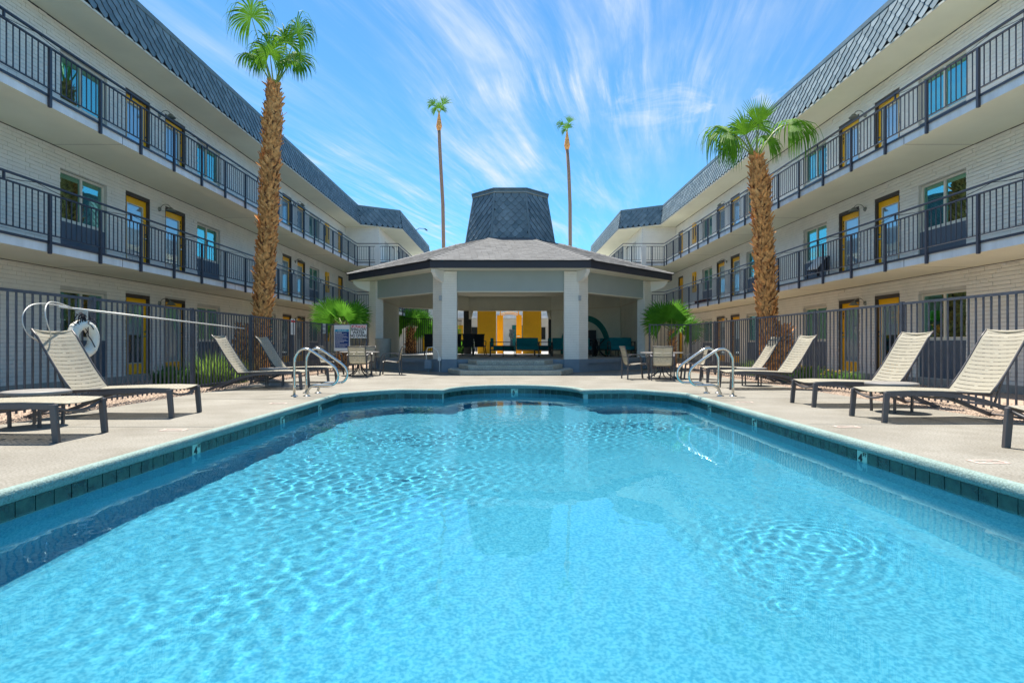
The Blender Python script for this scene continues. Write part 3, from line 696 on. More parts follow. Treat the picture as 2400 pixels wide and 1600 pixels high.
def shingle_faces(faces, parent, nsingle, look, w=.33, e=.165, mt='slate', piece='shingle'):
    base = shingle_mesh(w, e); tones = [mt, 'slate2', 'slate3'] if mt == 'slate' else [mt]; mes = [base.mesh(piece, [q, 'slateback_shade']) for q in tones]; bv = np.array(base.v); inst = []
    for q in faces:
        a, b, c, d = q      # bottom a->b, top d<-c
        U = (b - a).normalized(); up = (d - a); up = (up - U * up.dot(U)); H = up.length; Vv = up.normalized(); Nn = U.cross(Vv)
        if Nn.dot(look) < 0: Nn = -Nn
        Lb = (b - a).length; la = (d - a).dot(U); lb = (c - a).dot(U); row = 0; y = 0.085
        Rm = Matrix((U, Vv, Nn)).transposed()
        if Rm.determinant() < 0: Rm = Matrix((-U, Vv, Nn)).transposed()
        while y < H - .16:
            t = min(y / H, 1); x0 = la * t; x1 = Lb + (lb - Lb) * t; off = (w / 2) if row % 2 else 0; k = math.floor((x0 - off) / w)
            x = off + k * w
            while x < x1 + w * .2:
                cx_ = x + w / 2
                if x0 - w * .25 < cx_ < x1 + w * .25:
                    sc = 1.0
                    lo, hi = max(x, x0), min(x + w, x1)
                    if hi - lo > w * .3:
                        cx_ = (lo + hi) / 2; sc = (hi - lo) / w
                        inst.append((a + U * cx_ + Vv * (y + e * .5), Rm, sc))
                x += w
            y += e; row += 1
    def score(p):
        if p.y < 1: return 1e9
        px = CX + p.x / p.y * F; py = CY - (p.z - EYE) / p.y * F
        return p.y if (0 < px < 2400 and 0 < py < 1600) else 1e6 + p.y
    inst.sort(key=lambda i: score(i[0])); vs = []; Q = []
    for p, Rm, sc in inst[:nsingle]:
        o = link(piece, random.choice(mes), parent); mm = Rm.to_4x4(); mm.translation = p; o.matrix_world = mm @ Matrix.Diagonal((sc, 1, 1, 1)) @ Matrix.Rotation(random.uniform(-.02, .02), 4, 'Z')
    n = len(bv); mb = MB(); 
    for p, Rm, sc in inst[nsingle:]:
        A = np.array(Rm); v = bv.copy(); v[:, 0] *= sc; v[:, 2] += random.uniform(-.002, .002); v = v @ A.T + np.array(p); mb.add(v.tolist(), base.f[:1]); o_ = len(mb.v) - n; mb.f += [tuple(i + o_ for i in f) for f in base.f[1:]]; mb.m[-1] = random.choice((0, 0, 2, 3)) if mt == 'slate' else 0; mb.m += [1] * (len(base.f) - 1)
    if mb.v: mb.build('shingles', [mt, 'slateback_shade', 'slate2', 'slate3'], parent, kind='stuff')
BL, PL = wing(-1); BR, PR = wing(1)
# floodlight on the left roof edge
mb = MB(); mb.tube([(-6.6, 40, 8.95), (-6.3, 39.9, 9.1), (-5.9, 39.8, 9.05)], .02, 6); mb.bar((-5.9, 39.8, 9.04), (-5.72, 39.8, 8.92), .11, .08); mb.build('floodlight', 'rail', BL)

# ================================================================ PAVILION
PC = Vector((.05, 25.1)); T8 = math.tan(PI / 8)
def octv(ap, k):      # vertex k; vertices 0,1 bound the front face, counter-clockwise seen from above
    a = -PI / 2 - PI / 8 + k * PI / 4; r = ap / math.cos(PI / 8); return (PC.x + r * math.cos(a), PC.y + r * math.sin(a))
def octring(ap): return [octv(ap, k) for k in range(8)]
PAV = thing('pavilion', 'octagonal open pavilion with grey shingle roof and blue slate cupola', 'pavilion')
ZF = .44
mb = MB(); mb.prism(octring(5.60), -.05, ZF - .12); mb.prism(octring(5.63), ZF - .12, ZF - .012); PB = mb.build('platform', 'base', PAV)
mb = MB(); mb.prism(octring(5.61), ZF - .01, ZF); mb.build('platform_floor', 'patio', PB)
SPB = MB()
for k in (7, 1):
    a, b = Vector(octv(5.645, k)), Vector(octv(5.645, (k + 1) % 8)); p, q = a.lerp(b, .09), a.lerp(b, .91); SPB.bar((p.x, p.y, ZF - .135), (q.x, q.y, ZF - .135), .03, .02)
SPB.build('base_ledge', 'base', PB)
# steps
for i, (z0, z1, yf, xl, yc, xc) in enumerate(((0, .155, 17.38, 1.55, 18.6, 2.05), (.155, .30, 17.78, 1.33, 18.8, 1.72), (.30, ZF, 18.12, 1.08, 19.0, 1.42))):
    mb = MB(); poly = [(.05 - xl, yf), (.05 + xl, yf), (.05 + xc, yc), (.05 + xc, 19.47), (.05 - xc, 19.47), (.05 - xc, yc)]
    mb.prism(poly, z0 + .001, z1 - .001)
    o = mb.build('step', 'step', PAV); bv = o.modifiers.new('b', 'BEVEL'); bv.width = .015; bv.segments = 2
# corner piers
def pier(k, s):
    """brick pier at octagon vertex k; chevron plan that follows the two faces"""
    c = Vector(octv(5.66, k)); a = Vector(octv(5.66, (k - 1) % 8)); b = Vector(octv(5.66, (k + 1) % 8)); da = (a - c).normalized(); db = (b - c).normalized()
    ia = Vector((PC.x, PC.y)) - c; ia.normalize()
    w = .50; t = .34
    na = Vector((-da.y, da.x)); na = na if na.dot(ia) > 0 else -na; nb = Vector((-db.y, db.x)); nb = nb if nb.dot(ia) > 0 else -nb
    inner = c + ia * (t / math.cos(PI / 8))
    poly = [c, c + db * w, c + db * w + nb * t, inner, c + da * w + na * t, c + da * w]
    poly = [(p.x, p.y) for p in poly]; area = sum(poly[i][0]*poly[(i+1) % 6][1] - poly[(i+1) % 6][0]*poly[i][1] for i in range(6))
    if area < 0: poly = poly[::-1]
    mb = MB(); mb.prism(poly, ZF, 3.46); p = mb.build('pier', 'mortar', PAV)
    mb = MB(); bp = offset(poly, .018); mb.prism(bp, 0, ZF + .004); mb.build('pier_base', 'base', p)
    for i in range(6):
        q0, q1 = Vector(poly[i]), Vector(poly[(i+1) % 6]); L_ = (q1 - q0).length; d = (q1 - q0) / L_; nn = Vector((d.y, -d.x))
        if nn.dot(Vector((0, -1))) < -.3 and nn.y > .5: continue
        rr = brick_rects(0, L_, ZF + .004, 3.46, [])
        field_boxes('brickwork', (q0.x, q0.y, 0), (d.x, d.y, 0), (0, 0, 1), (nn.x, nn.y, 0), rr, 'brick', p, gap=.005, thick=.008, jit=.002)
    return p
piers = [pier(k, 0) for k in (7, 0, 1, 2)]
# timber posts at the rear vertices
for k, mt, w in ((6, 'teal', .24), (3, 'teal', .24), (5, 'darkpost', .40), (4, 'darkpost', .40)):
    c = octv(5.50, k); mb = MB(); mb.box((c[0] - w/2, c[1] - w/2, ZF), (c[0] + w/2, c[1] + w/2, 3.46)); mb.build('rear_post', mt, PAV, label='teal rear post' if mt == 'teal' else 'charcoal rear post')
# beams
for k in range(8):
    a, b = Vector(octv(5.585, k)), Vector(octv(5.585, (k + 1) % 8)); d = (b - a).normalized(); n_ = Vector((d.y, -d.x)); n_ = n_ if n_.dot(a - PC) > 0 else -n_
    m = (a + b) / 2; hl = (b - a).length / 2 - .02
    def quadbox(z0, z1, o0, o1, mt, name, h=hl, par=PAV, **kw):
        mb = MB(); P_ = [m - d*h + n_*o0, m + d*h + n_*o0, m + d*h + n_*o1, m - d*h + n_*o1]
        if sum(P_[i].x*P_[(i+1)%4].y - P_[(i+1)%4].x*P_[i].y for i in range(4)) < 0: P_ = P_[::-1]
        mb.prism([(p.x, p.y) for p in P_], z0, z1); return mb.build(name, mt, par, **kw)
    bm_ = quadbox(2.78, 3.58, -.16, 0, 'greypanel', 'beam'); quadbox(2.78, 3.6, -.30, -.161, 'stucco', 'beam_lining', par=bm_)
    quadbox(2.745, 2.779, -.30, .005, 'trim', 'beam_trim', par=bm_)
    if k in (2, 6):   # solid side walls
        w = quadbox(ZF, 2.744, -.28, -.02, 'stucco', 'side_wall', h=hl - .28)
    if k == 3: AW = quadbox(ZF, 2.744, -.28, -.02, 'stucco', 'rear_wall', h=hl - .1)
mb = MB(); mb.prism(octring(5.45), 3.50, 3.56); mb.build('ceiling', 'stucco', PAV)
# teal arch painted relief on the right rear wall
a, b = Vector(octv(5.585, 3)), Vector(octv(5.585, 4)); d = (b - a).normalized(); n_ = Vector((d.y, -d.x)); n_ = n_ if n_.dot(a - PC) > 0 else -n_
m = (a + b) / 2 - n_ * .283; m = m - d * .05; mb = MB(); N_ = 28
vs = []
for i in range(N_ + 1):
    t = PI * i / N_
    for r in (1.56, 1.27):
        for o in (0, -.03): p = m + d * (r * math.cos(t)) + n_ * o; vs.append((p.x, p.y, .86 + r * math.sin(t)))
for i in range(N_):
    j = i * 4; mb.f += [(j, j+1, j+5, j+4), (j+3, j+2, j+6, j+7), (j+1, j+3, j+7, j+5)]; mb.m += [0]*3
for sgn in (1, -1):
    j0 = len(vs)
    for z in (ZF, .86):
        for r in (1.56, 1.27):
            p = m + d * r * sgn - n_ * .03; vs.append((p.x, p.y, z))
    mb.f.append((j0, j0+1, j0+3, j0+2)); mb.m.append(0)
mb.v = vs; mb.build('wall_arch', 'teal', AW)
# eaves and main roof
for k in range(8):
    a, b = Vector(octv(6.40, k)), Vector(octv(6.40, (k+1) % 8)); mb = MB(); c = (a + b) / 2; nn = (c - PC).normalized(); e = b - a
    p = [a, b, b - nn * .04, a - nn * .04]
    mb.prism([(q.x, q.y) for q in p], 3.47, 3.715); mb.build('fascia_board', 'eave', PAV)
mb = MB(); r0, r1 = octring(6.37), octring(5.5); vs = [(x, y, 3.48) for x, y in r0] + [(x, y, 3.48) for x, y in r1]
mb.add(vs, [(i, (i+1) % 8, 8 + (i+1) % 8, 8 + i) for i in range(8)]); mb.build('eave_soffit', 'stucco', PAV)
mb = MB(); r0, r1 = octring(6.44), octring(1.9); vs = [(x, y, 3.72) for x, y in r0] + [(x, y, 5.30) for x, y in r1] 
mb.add(vs, [(i, (i+1) % 8, 8 + (i+1) % 8, 8 + i) for i in range(8)]); ROOF = mb.build('roof', 'roofback', PAV)
def tabs(a, b, c, d, parent):
    """thick rectangular roof tabs on one sloping face, one joined part"""
    U = (b - a).normalized(); up = d - a; up = up - U * up.dot(U); H = up.length; V_ = up.normalized(); Nn = U.cross(V_)
    if Nn.z < 0: Nn = -Nn
    Lb = (b - a).length; la = (d - a).dot(U); lb = (c - a).dot(U); e, w = .20, .20; row = 0; y = -.02; Q = []
    while y < H - .02:
        t = min(max((y + e/2) / H, 0), 1); x0, x1 = la * t, Lb + (lb - Lb) * t; x = x0 - (w/2 if row % 2 else 0) - random.random() * .05
        while x < x1:
            l, r = max(x, x0), min(x + w * random.uniform(.92, 1.0), x1)
            if r - l > .03:
                th = .010 + random.uniform(0, .007); yb = y - random.uniform(0, .02)
                A = a + U*l + V_*yb + Nn*th; B = a + U*r + V_*yb + Nn*th; Cc = a + U*r + V_*(y+e) + Nn*.006; D = a + U*l + V_*(y+e) + Nn*.006
                A0, B0 = A - Nn*th, B - Nn*th
                Q.append((A, B, Cc, D)); Q.append((A0, B0, B, A))
            x += w
        y += e; row += 1
    return [[tuple(p) for p in q] for q in Q]
QQ = []
for k in range(8):
    a, b, c, d = [Vector((*octv(6.44, k), 3.72)), Vector((*octv(6.44, (k+1) % 8), 3.72)), Vector((*octv(1.9, (k+1) % 8), 5.30)), Vector((*octv(1.9, k), 5.30))]
    QQ += tabs(a, b, c, d, ROOF)
link('roof_tabs', quad_mesh_np('roof_tabs', np.array(QQ, float), 'roof'), ROOF, kind='stuff')
# hip caps
hm = MB(); hm.add([(-.15, 0, -.035), (0, 0, .02), (.15, 0, -.035), (-.15, .30, -.045), (0, .30, .006), (.15, .30, -.045), (-.15, 0, -.055), (0, 0, 0), (.15, 0, -.055)], [(0, 1, 4, 3), (1, 2, 5, 4), (6, 7, 1, 0), (7, 8, 2, 1)]); hme = hm.mesh('hip_tile', 'roof')
for k in range(8):
    a = Vector((*octv(6.46, k), 3.735)); b = Vector((*octv(1.9, k), 5.315)); dv = (b - a); L_ = dv.length; dv.normalize(); side = dv.cross(Vector((0, 0, 1))).normalized(); up = side.cross(dv)
    Rm = Matrix((side, dv, up)).transposed().to_4x4()
    for i in range(int(L_ / .26)):
        o = link('hip_tile', hme, ROOF); mm = Rm.copy(); mm.translation = a + dv * (i * .26) + up * .012; o.matrix_world = mm
# cupola
CUP = MB(); r0, r1 = octring(1.90), octring(1.56); vs = [(x, y, 5.15) for x, y in r0] + [(x, y, 7.27) for x, y in r1]
CUP.add(vs, [(i, (i+1) % 8, 8 + (i+1) % 8, 8 + i) for i in range(8)] + [tuple(range(8, 16))]); CUP = CUP.build('cupola', 'slateback_shade', PAV)
for k in (7, 0, 1, 2, 6, 3):
    q = [Vector((*octv(1.90, k), 5.17)), Vector((*octv(1.90, (k+1) % 8), 5.17)), Vector((*octv(1.56, (k+1) % 8), 7.24)), Vector((*octv(1.56, k), 7.24))]
    cc = (q[0] + q[1]) / 2; lk = Vector((cc.x - PC.x, cc.y - PC.y, .1))
    shingle_faces([q], CUP, 50 if k in (7, 0, 1) else 20, lk, w=.33, e=.165)
for k in range(8):   # metal corner strips
    a, b = Vector((*octv(1.925, k), 5.17)), Vector((*octv(1.58, k), 7.26)); mb = MB(); mb.bar(a, b, .09, .03, up=(a - Vector((PC.x, PC.y, a.z)))); mb.build('corner_strip', 'slate', CUP)
mb = MB()
for z0, z1, ap in ((7.25, 7.37, 1.62), (7.371, 7.42, 1.665)): mb.prism(octring(ap), z0, z1)
mb.build('cupola_cap', 'slate', CUP)
mb = MB(); mb.prism(octring(1.635), 7.238, 7.249); mb.build('cap_trim', 'trim', CUP)
# corbels under the eaves
for k in (7, 0, 1, 2, 5, 4):
    c = Vector(octv(5.60 if k in (7, 0, 1, 2) else 5.3, k)); rd = (c - PC).normalized(); sgn = 1 if k in (7, 0, 1, 2) else -1
    L_ = .68 if sgn > 0 else .30
    prof = [(0, 3.47), (L_, 3.47), (L_, 3.36), (L_ - .05, 3.33)] + [(L_ - .08 - (L_ - .08) * t, 3.33 - .28 * (t ** .45)) for t in np.linspace(.1, 1, 8)]
    prof += [(0, 3.0)]; sd = Vector((-rd.y, rd.x)) * .07; mb = MB(); n = len(prof)
    if sgn < 0: c = c - rd * .2
    vs = [(c.x + rd.x*sgn*x + sd.x*q, c.y + rd.y*sgn*x + sd.y*q, z - (.72 if sgn < 0 else 0)) for q in (-1, 1) for x, z in prof]
    mb.add(vs, [tuple(range(n)), tuple(range(n, 2*n))[::-1]] + [(i, (i+1) % n, n + (i+1) % n, n + i) for i in range(n)]); mb.build('corbel', 'white' if sgn > 0 else 'trim', PAV)
# wall sconces, conduit and electrical boxes
for x in (-2.34, 2.42):
    mb = MB(); mb.box((x - .045, 19.37, 2.45), (x + .045, 19.425, 2.62)); mb.build('wall_sconce', 'signgrey', piers[1] if x < 0 else piers[2])
mb = MB(); mb.box((-2.42, 19.30, .40), (-2.32, 19.40, .52)); mb.tube([(-2.37, 19.36, .42), (-2.37, 19.37, .02)], .012, 6); mb.build('outlet_box', 'white', piers[1])
mb = MB(); mb.tube([(-2.38, 19.37, .50), (-2.44, 19.35, .72), (-2.60, 19.36, .86), (-2.78, 19.42, .84), (-2.84, 19.48, .70), (-2.84, 19.5, .44)], .013, 6); mb.build('white_conduit', 'white', piers[1])
mb = MB(); mb.box((-2.90, 19.50, .12), (-2.66, 19.62, .42)); mb.tube([(-2.78, 19.56, .12), (-2.78, 19.56, 0)], .02, 6); mb.build('electrical_box', 'base', piers[1])
# yellow screen walls and arched gate behind
rear = thing('screen_wall', 'yellow screen wall with arched opening behind the pavilion', 'wall', (0, 0, 0))
mb = MB(); mb.box((-1.76, 31.6, .40), (-.72, 31.75, 2.80)); mb.build('panel', 'yellow', rear); mb = MB(); mb.box((.76, 31.6, .40), (1.80, 31.75, 2.80)); mb.build('panel', 'yellow', rear)
gate = thing('garden_gate', 'yellow gate leaves flanking the arched opening behind the pavilion', 'gate', (0, 0, 0))
for x0, x1 in ((-.70, -.34), (.42, .74)):
    mb = MB(); mb.box((x0, 33.0, .42), (x1, 33.05, 2.65)); mb.build('gate_leaf', 'yellow', gate)
mb = MB()
for r in (.56, .72): mb.tube([(.04 + r * math.cos(t), 33.02, 2.42 + .55 * r * math.sin(t)) for t in np.linspace(.15, PI - .15, 12)], .025, 5)
mb.tube([(-.5, 33.02, 2.60), (-.5, 33.02, 2.95)], .03, 5); mb.tube([(.55, 33.02, 2.60), (.55, 33.02, 2.95)], .03, 5); mb.build('gate_arch', 'yellow', gate)
mb = MB(); mb.bar((.46, 32.97, 1.43), (.64, 32.97, 1.43), .05, .04); mb.build('gate_handle', 'steel', gate)
pt = structure(MB().box((-6.3, 30.2, -.05), (6.4, 45.9, .415)).build('rear_patio', 'patio'))
# rear building seen through the pavilion
BB = thing('apartment_building', 'low rear apartment building seen through the open pavilion', 'apartment building')
MB().box((-13, 46, 0), (13, 54, 5.2)).build('wall', 'brick', BB)
MB().box((-13, 44.6, 3.02), (13, 45.99, 3.22)).build('balcony_slab', 'fascia', BB)
for x in (-7, -4.6, .25, 3.2, 6.8):
    mb = MB(); mb.box((x, 45.93, .42), (x + .9, 45.985, 2.5)); mb.build('door', 'teal' if x == .25 else 'yellow', BB)
for x in (-5.9, -3.2, 1.8, 5.2):
    mb = MB(); mb.box((x, 45.92, 1.3), (x + 1.2, 45.98, 2.4)); f_ = mb.build('window', 'winframe', BB); MB().box((x + .06, 45.90, 1.36), (x + 1.14, 45.915, 2.34)).build('pane', 'room', f_)
def run(a, b, name, mt, parent, z0, z1, pitch=.127, w=.02, single=200, rails=(.08, -.02), posts=(), pw=.055):
    """picket fence run; pickets and posts are objects"""
    a, b = Vector((*a, 0)), Vector((*b, 0)); L_ = (b - a).length; d = (b - a) / L_; ang = math.atan2(d.y, d.x)
    pk = MB(); pk.box((-w/2, -w/2, z0), (w/2, w/2, z1)); pme = pk.mesh('picket', mt); n = int(L_ / pitch)
    for i in range(n + 1):
        p = a + d * (i * pitch); link('picket', pme, parent, (p.x, p.y, 0), (0, 0, ang + random.uniform(-.02, .02)))
    mb = MB(); mb.bar(a + Vector((0, 0, z1 + .012)), b + Vector((0, 0, z1 + .012)), .035, .04); mb.build('top_rail', mt, parent)
    mb = MB(); mb.bar(a + Vector((0, 0, z0 + .05)), b + Vector((0, 0, z0 + .05)), .028, .03); mb.build('bottom_rail', mt, parent)
    ps = MB(); ps.box((-pw/2, -pw/2, -.05), (pw/2, pw/2, z1 + .05)); psm = ps.mesh('post', mt)
    for t in posts: p = a + d * t; link('post', psm, parent, (p.x, p.y, 0), (0, 0, ang))
RF = thing('picket_fence', 'black picket fence across the left rear opening of the pavilion', 'fence')
run((-5.15, 27.75), (-2.55, 30.55), 'f', 'blackmetal', RF, ZF + .06, 2.22, pitch=.13)
FLN = thing('picket_fence', 'charcoal picket fence between the left loungers and the left wing', 'fence', group='pool fences')
run((-6.4, 4.2), (-6.4, 19.95), 'f', 'fence', FLN, .05, 1.635, posts=(0.0, 1.8, 4.54, 7.26, 9.9, 12.6, 15.2, 15.75))
run((-6.4, 19.95), (-4.95, 19.95), 'f', 'fence', FLN, .05, 1.635, posts=(1.4,))
FRN = thing('picket_fence', 'charcoal picket fence between the right loungers and the right wing', 'fence', group='pool fences')
run((6.92, 4.2), (6.42, 20.2), 'f', 'fence', FRN, .05, 1.635, posts=(0, 2.8, 5.55, 8.15, 10.9, 13.7, 15.9))
run((6.42, 20.2), (5.0, 20.2), 'f', 'fence', FRN, .05, 1.635, posts=(1.42,))

# ---------------------------------------------------------------- signs on the left fence
def board(x0, x1, z0, z1, y, mt='signwhite', t=.008): return MB().box((x0, y, z0), (x1, y + t, z1)).build('sign', mt)
YS = 19.905
sg = board(-6.13, -5.58, .72, 1.63, YS); tag(sg, 'white and navy pool rules sign wired to the left fence', 'sign')
MB().box((-6.10, YS - .003, 1.40), (-5.61, YS - .001, 1.48)).build('header_band', 'signcyan', sg)
MB().box((-6.10, YS - .003, .83), (-5.61, YS - .001, 1.395)).build('text_panel', 'signnavy', sg)
text('POOL RULES', 'heading', .062, 'signwhite', sg, (-5.855, YS - .004, 1.44), (R(90), 0, 0), sx=.9)
text('NO DIVING', 'lettering', .042, 'signwhite', sg, (-6.085, YS - .004, 1.36), (R(90), 0, 0), align='LEFT', bold=.002)
rows = MB()
for i, l in enumerate((.40, .28, .40, .43, .25, .38, .43, .30, .15, .42, .41, .36)):
    z = 1.31 - i * .040; x = -6.085
    while x < -6.085 + l: w = random.uniform(.02, .055); rows.box((x, YS - .004, z), (min(x + w, -6.085 + l), YS - .0025, z + .012)); x += w + .009
rows.build('small_print', 'signwhite', sg, kind='stuff')
cs = board(-5.555, -4.99, 1.175, 1.63, YS); tag(cs, 'white CAUTION SHALLOW WATER NO DIVING sign at the fence end', 'sign')
MB().box((-5.54, YS - .003, 1.535), (-5.005, YS - .001, 1.62)).build('caution_band', 'signred', cs)
text('CAUTION', 'lettering', .12, 'signwhite', cs, (-5.272, YS - .004, 1.577), (R(90), 0, 0), sx=1.0, bold=.003)
for i, w_ in enumerate(('SHALLOW', 'WATER', 'NO DIVING')): text(w_, 'lettering', .135, 'signblack', cs, (-5.272, YS - .004, 1.475 - i * .112), (R(90), 0, 0), sx=.84 if i != 1 else .9, bold=.003)
n1 = MB().box((-6.386, 16.62, 1.24), (-6.378, 16.92, 1.70)).build('sign', 'signwhite'); tag(n1, 'narrow white notice with red header on the left fence', 'sign')
MB().box((-6.376, 16.63, 1.60), (-6.374, 16.91, 1.66)).build('header_band', 'signred', n1)
mb = MB()
for i in range(9): mb.box((-6.376, 16.65, 1.56 - i * .036), (-6.374, 16.65 + random.uniform(.14, .24), 1.572 - i * .036))
mb.build('small_print', 'signgrey', n1, kind='stuff')
n2 = MB().box((-6.386, 19.4, 1.33), (-6.378, 19.75, 1.66)).build('sign', 'signwhite'); tag(n2, 'small white pictogram notice at the far corner of the left fence', 'sign')
mb = MB()
for y in (19.44, 19.60):
    for z in (1.36, 1.52): mb.box((-6.376, y, z), (-6.374, y + .11, z + .10))
mb.build('pictograms', 'signgrey', n2)

# ---------------------------------------------------------------- life ring and rescue hook
LR = thing('life_ring', 'white life ring hung on the left fence with dark rope', 'life ring', (-6.27, 8.36, 1.03))
mb = MB(); n = 40; mb.tube([(0, .21 * math.cos(2*PI*i/n), .21 * math.sin(2*PI*i/n)) for i in range(n + 1)], .078, 12, caps=False); mb.build('foam_ring', 'ringwhite', LR, True)
for i in range(4):
    a = PI / 4 + i * PI / 2; mb = MB(); c = (0, .21 * math.cos(a), .21 * math.sin(a)); t = Vector((0, -math.sin(a), math.cos(a))); rr_ = Vector((0, math.cos(a), math.sin(a)))
    ring = [Vector(c) + (rr_ * math.cos(b) + Vector((1, 0, 0)) * math.sin(b)) * .081 for b in np.linspace(0, 2*PI, 13)]
    for p, q in zip(ring, ring[1:]): mb.bar(p, q, .05, .004, up=rr_)
    mb.build('strap', 'ringwhite', LR)
mb = MB()
for k in range(11):
    a = .9 + random.uniform(-.45, .45); p0 = Vector((.03, random.uniform(-.06, .06), .36)); pts = [p0]
    for j in range(7):
        pts.append(pts[-1] + Vector((random.uniform(-.01, .02), random.uniform(-.07, .07), random.uniform(-.075, .02))))
    mb.tube(pts, .007, 5)
for k in range(5):
    c0 = Vector((.05, random.uniform(-.1, .06), .26)); mb.tube([c0 + Vector((random.uniform(-.02, .02), .07 * math.cos(t), .09 * math.sin(t))) for t in np.linspace(0, 2*PI, 12)], .006, 5)
mb.tube([(.06, .02, .2), (.09, -.02, .05), (.09, .05, -.02), (.09, .12, -.12)], .008, 5)
mb.build('rope', 'rope', LR)
MB().box((-.10, -.02, .28), (.06, .02, .42)).build('hook_bracket', 'alu', LR)
HK = thing('rescue_hook', 'long aluminium rescue pole with looped hook along the left fence', 'rescue hook')
mb = MB(); mb.tube([(-6.27, 7.9, 1.475), (-6.27, 13.45, 1.325)], .014, 8); mb.build('pole', 'alu', HK, True)
def smooth(pts, k=4):
    P_ = [Vector(p) for p in pts]; o = []
    for i in range(len(P_) - 1):
        p0, p1, p2, p3 = P_[max(i-1, 0)], P_[i], P_[i+1], P_[min(i+2, len(P_)-1)]
        for j in range(k): u = j / k; o.append(.5 * ((2*p1) + (-p0+p2)*u + (2*p0-5*p1+4*p2-p3)*u*u + (-p0+3*p1-3*p2+p3)*u**3))
    return o + [P_[-1]]
mb = MB(); mb.tube(smooth([(-6.27, 8.3, 1.462), (-6.27, 7.75, 1.50), (-6.25, 7.45, 1.47), (-6.22, 7.28, 1.36), (-6.2, 7.24, 1.22), (-6.18, 7.3, 1.08), (-6.16, 7.45, .98)]), .008, 6)
mb.tube(smooth([(-6.27, 8.2, 1.462), (-6.20, 7.8, 1.52), (-6.10, 7.52, 1.50), (-6.03, 7.38, 1.38), (-6.0, 7.38, 1.22), (-6.05, 7.5, 1.08), (-6.16, 7.6, .98)]), .008, 6); mb.build('hook_loop', 'alu', HK, True)

# ---------------------------------------------------------------- pool grab rails
def grab(x, y, s, label):
    t = thing('grab_rail', label, 'grab rail', (x, y, 0), 0, 'steel grab rails at the pool corners')
    raw = [(0, 0), (0, .62), (.02, .73), (.075, .82), (.15, .865), (.235, .865), (.32, .83), (.52, .695), (.70, .565), (.765, .50), (.80, .42), (.80, .34), (.77, .265), (.71, .215), (.63, .20), (.50, .20), (.38, .20), (.31, .175), (.26, .125), (.235, .06), (.23, 0)]
    P_ = [Vector((s * a, 0, b)) for a, b in raw]; sm = []
    for i in range(len(P_) - 1):      # catmull-rom
        p0, p1, p2, p3 = P_[max(i-1, 0)], P_[i], P_[i+1], P_[min(i+2, len(P_)-1)]
        for u in (0, .33, .66): sm.append(.5 * ((2*p1) + (-p0+p2)*u + (2*p0-5*p1+4*p2-p3)*u*u + (-p0+3*p1-3*p2+p3)*u**3))
    sm.append(P_[-1]); mb = MB(); mb.tube(sm, .024, 12); mb.build('rail_tube', 'steel', t, True)
    for a in (0, .23):
        mb = MB(); mb.lathe([(0, .022), (.03, .022), (.06, .012), (.066, .002), (.066, 0)], (s * a, 0, .001), 20); mb.build('escutcheon', 'steel', t, True)
grab(-3.95, 10.45, 1, 'nearer polished steel grab rail at the far left pool corner'); grab(-3.97, 11.12, 1, 'farther polished steel grab rail at the far left pool corner')
grab(4.12, 10.45, -1, 'nearer polished steel grab rail at the far right pool corner'); grab(4.10, 11.12, -1, 'farther polished steel grab rail at the far right pool corner')

# ---------------------------------------------------------------- sling furniture
def sling(path, w, sag, strap=.051, slot=.0085, y0=0, thick=.006, mt='sling'):
    P_ = [Vector((a, 0, b)) for a, b in path]; cum = [0]
    for i in range(1, len(P_)): cum.append(cum[-1] + (P_[i] - P_[i-1]).length)
    def at(s):
        for i in range(len(P_) - 1):
            if s <= cum[i+1] + 1e-9: t = (s - cum[i]) / (cum[i+1] - cum[i]); return P_[i].lerp(P_[i+1], t), (P_[i+1] - P_[i]).normalized()
        return P_[-1], (P_[-1] - P_[-2]).normalized()
    cols = [0, .07, .25, .46, .54, .75, .93, 1]; L_ = cum[-1]; n = round((L_ + slot) / (strap + slot)); k = L_ / (n * (strap + slot) - slot)
    st, sl_ = strap * k, slot * k; mb = MB(); s = 0; rows = []
    def row(s):
        p, t = at(s); nn = Vector((-t.z, 0, t.x)); nn = nn if nn.z > 0 else -nn
        return [p + Vector((0, y0 + u * w, 0)) - nn * (sag * (1 - (2*u - 1) ** 2)) for u in cols]
    for i in range(n):
        A, B = row(s), row(s + st); j = len(mb.v); mb.v += [tuple(p) for p in A + B]
        for c in range(7): mb.f.append((j+c, j+c+1, j+9+c, j+8+c)); mb.m.append(0)
        if i < n - 1:
            A, B = row(s + st), row(s + st + sl_); j = len(mb.v); mb.v += [tuple(p) for p in A + B]
            for c in ((0, 3, 6) if i % 2 else (0, 6)): mb.f.append((j+c, j+c+1, j+9+c, j+8+c)); mb.m.append(0)
        s += st + sl_
    return mb
def finish(o, t=.006):
    m = o.modifiers.new('thickness', 'SOLIDIFY'); m.thickness = t; m.offset = 0; return o
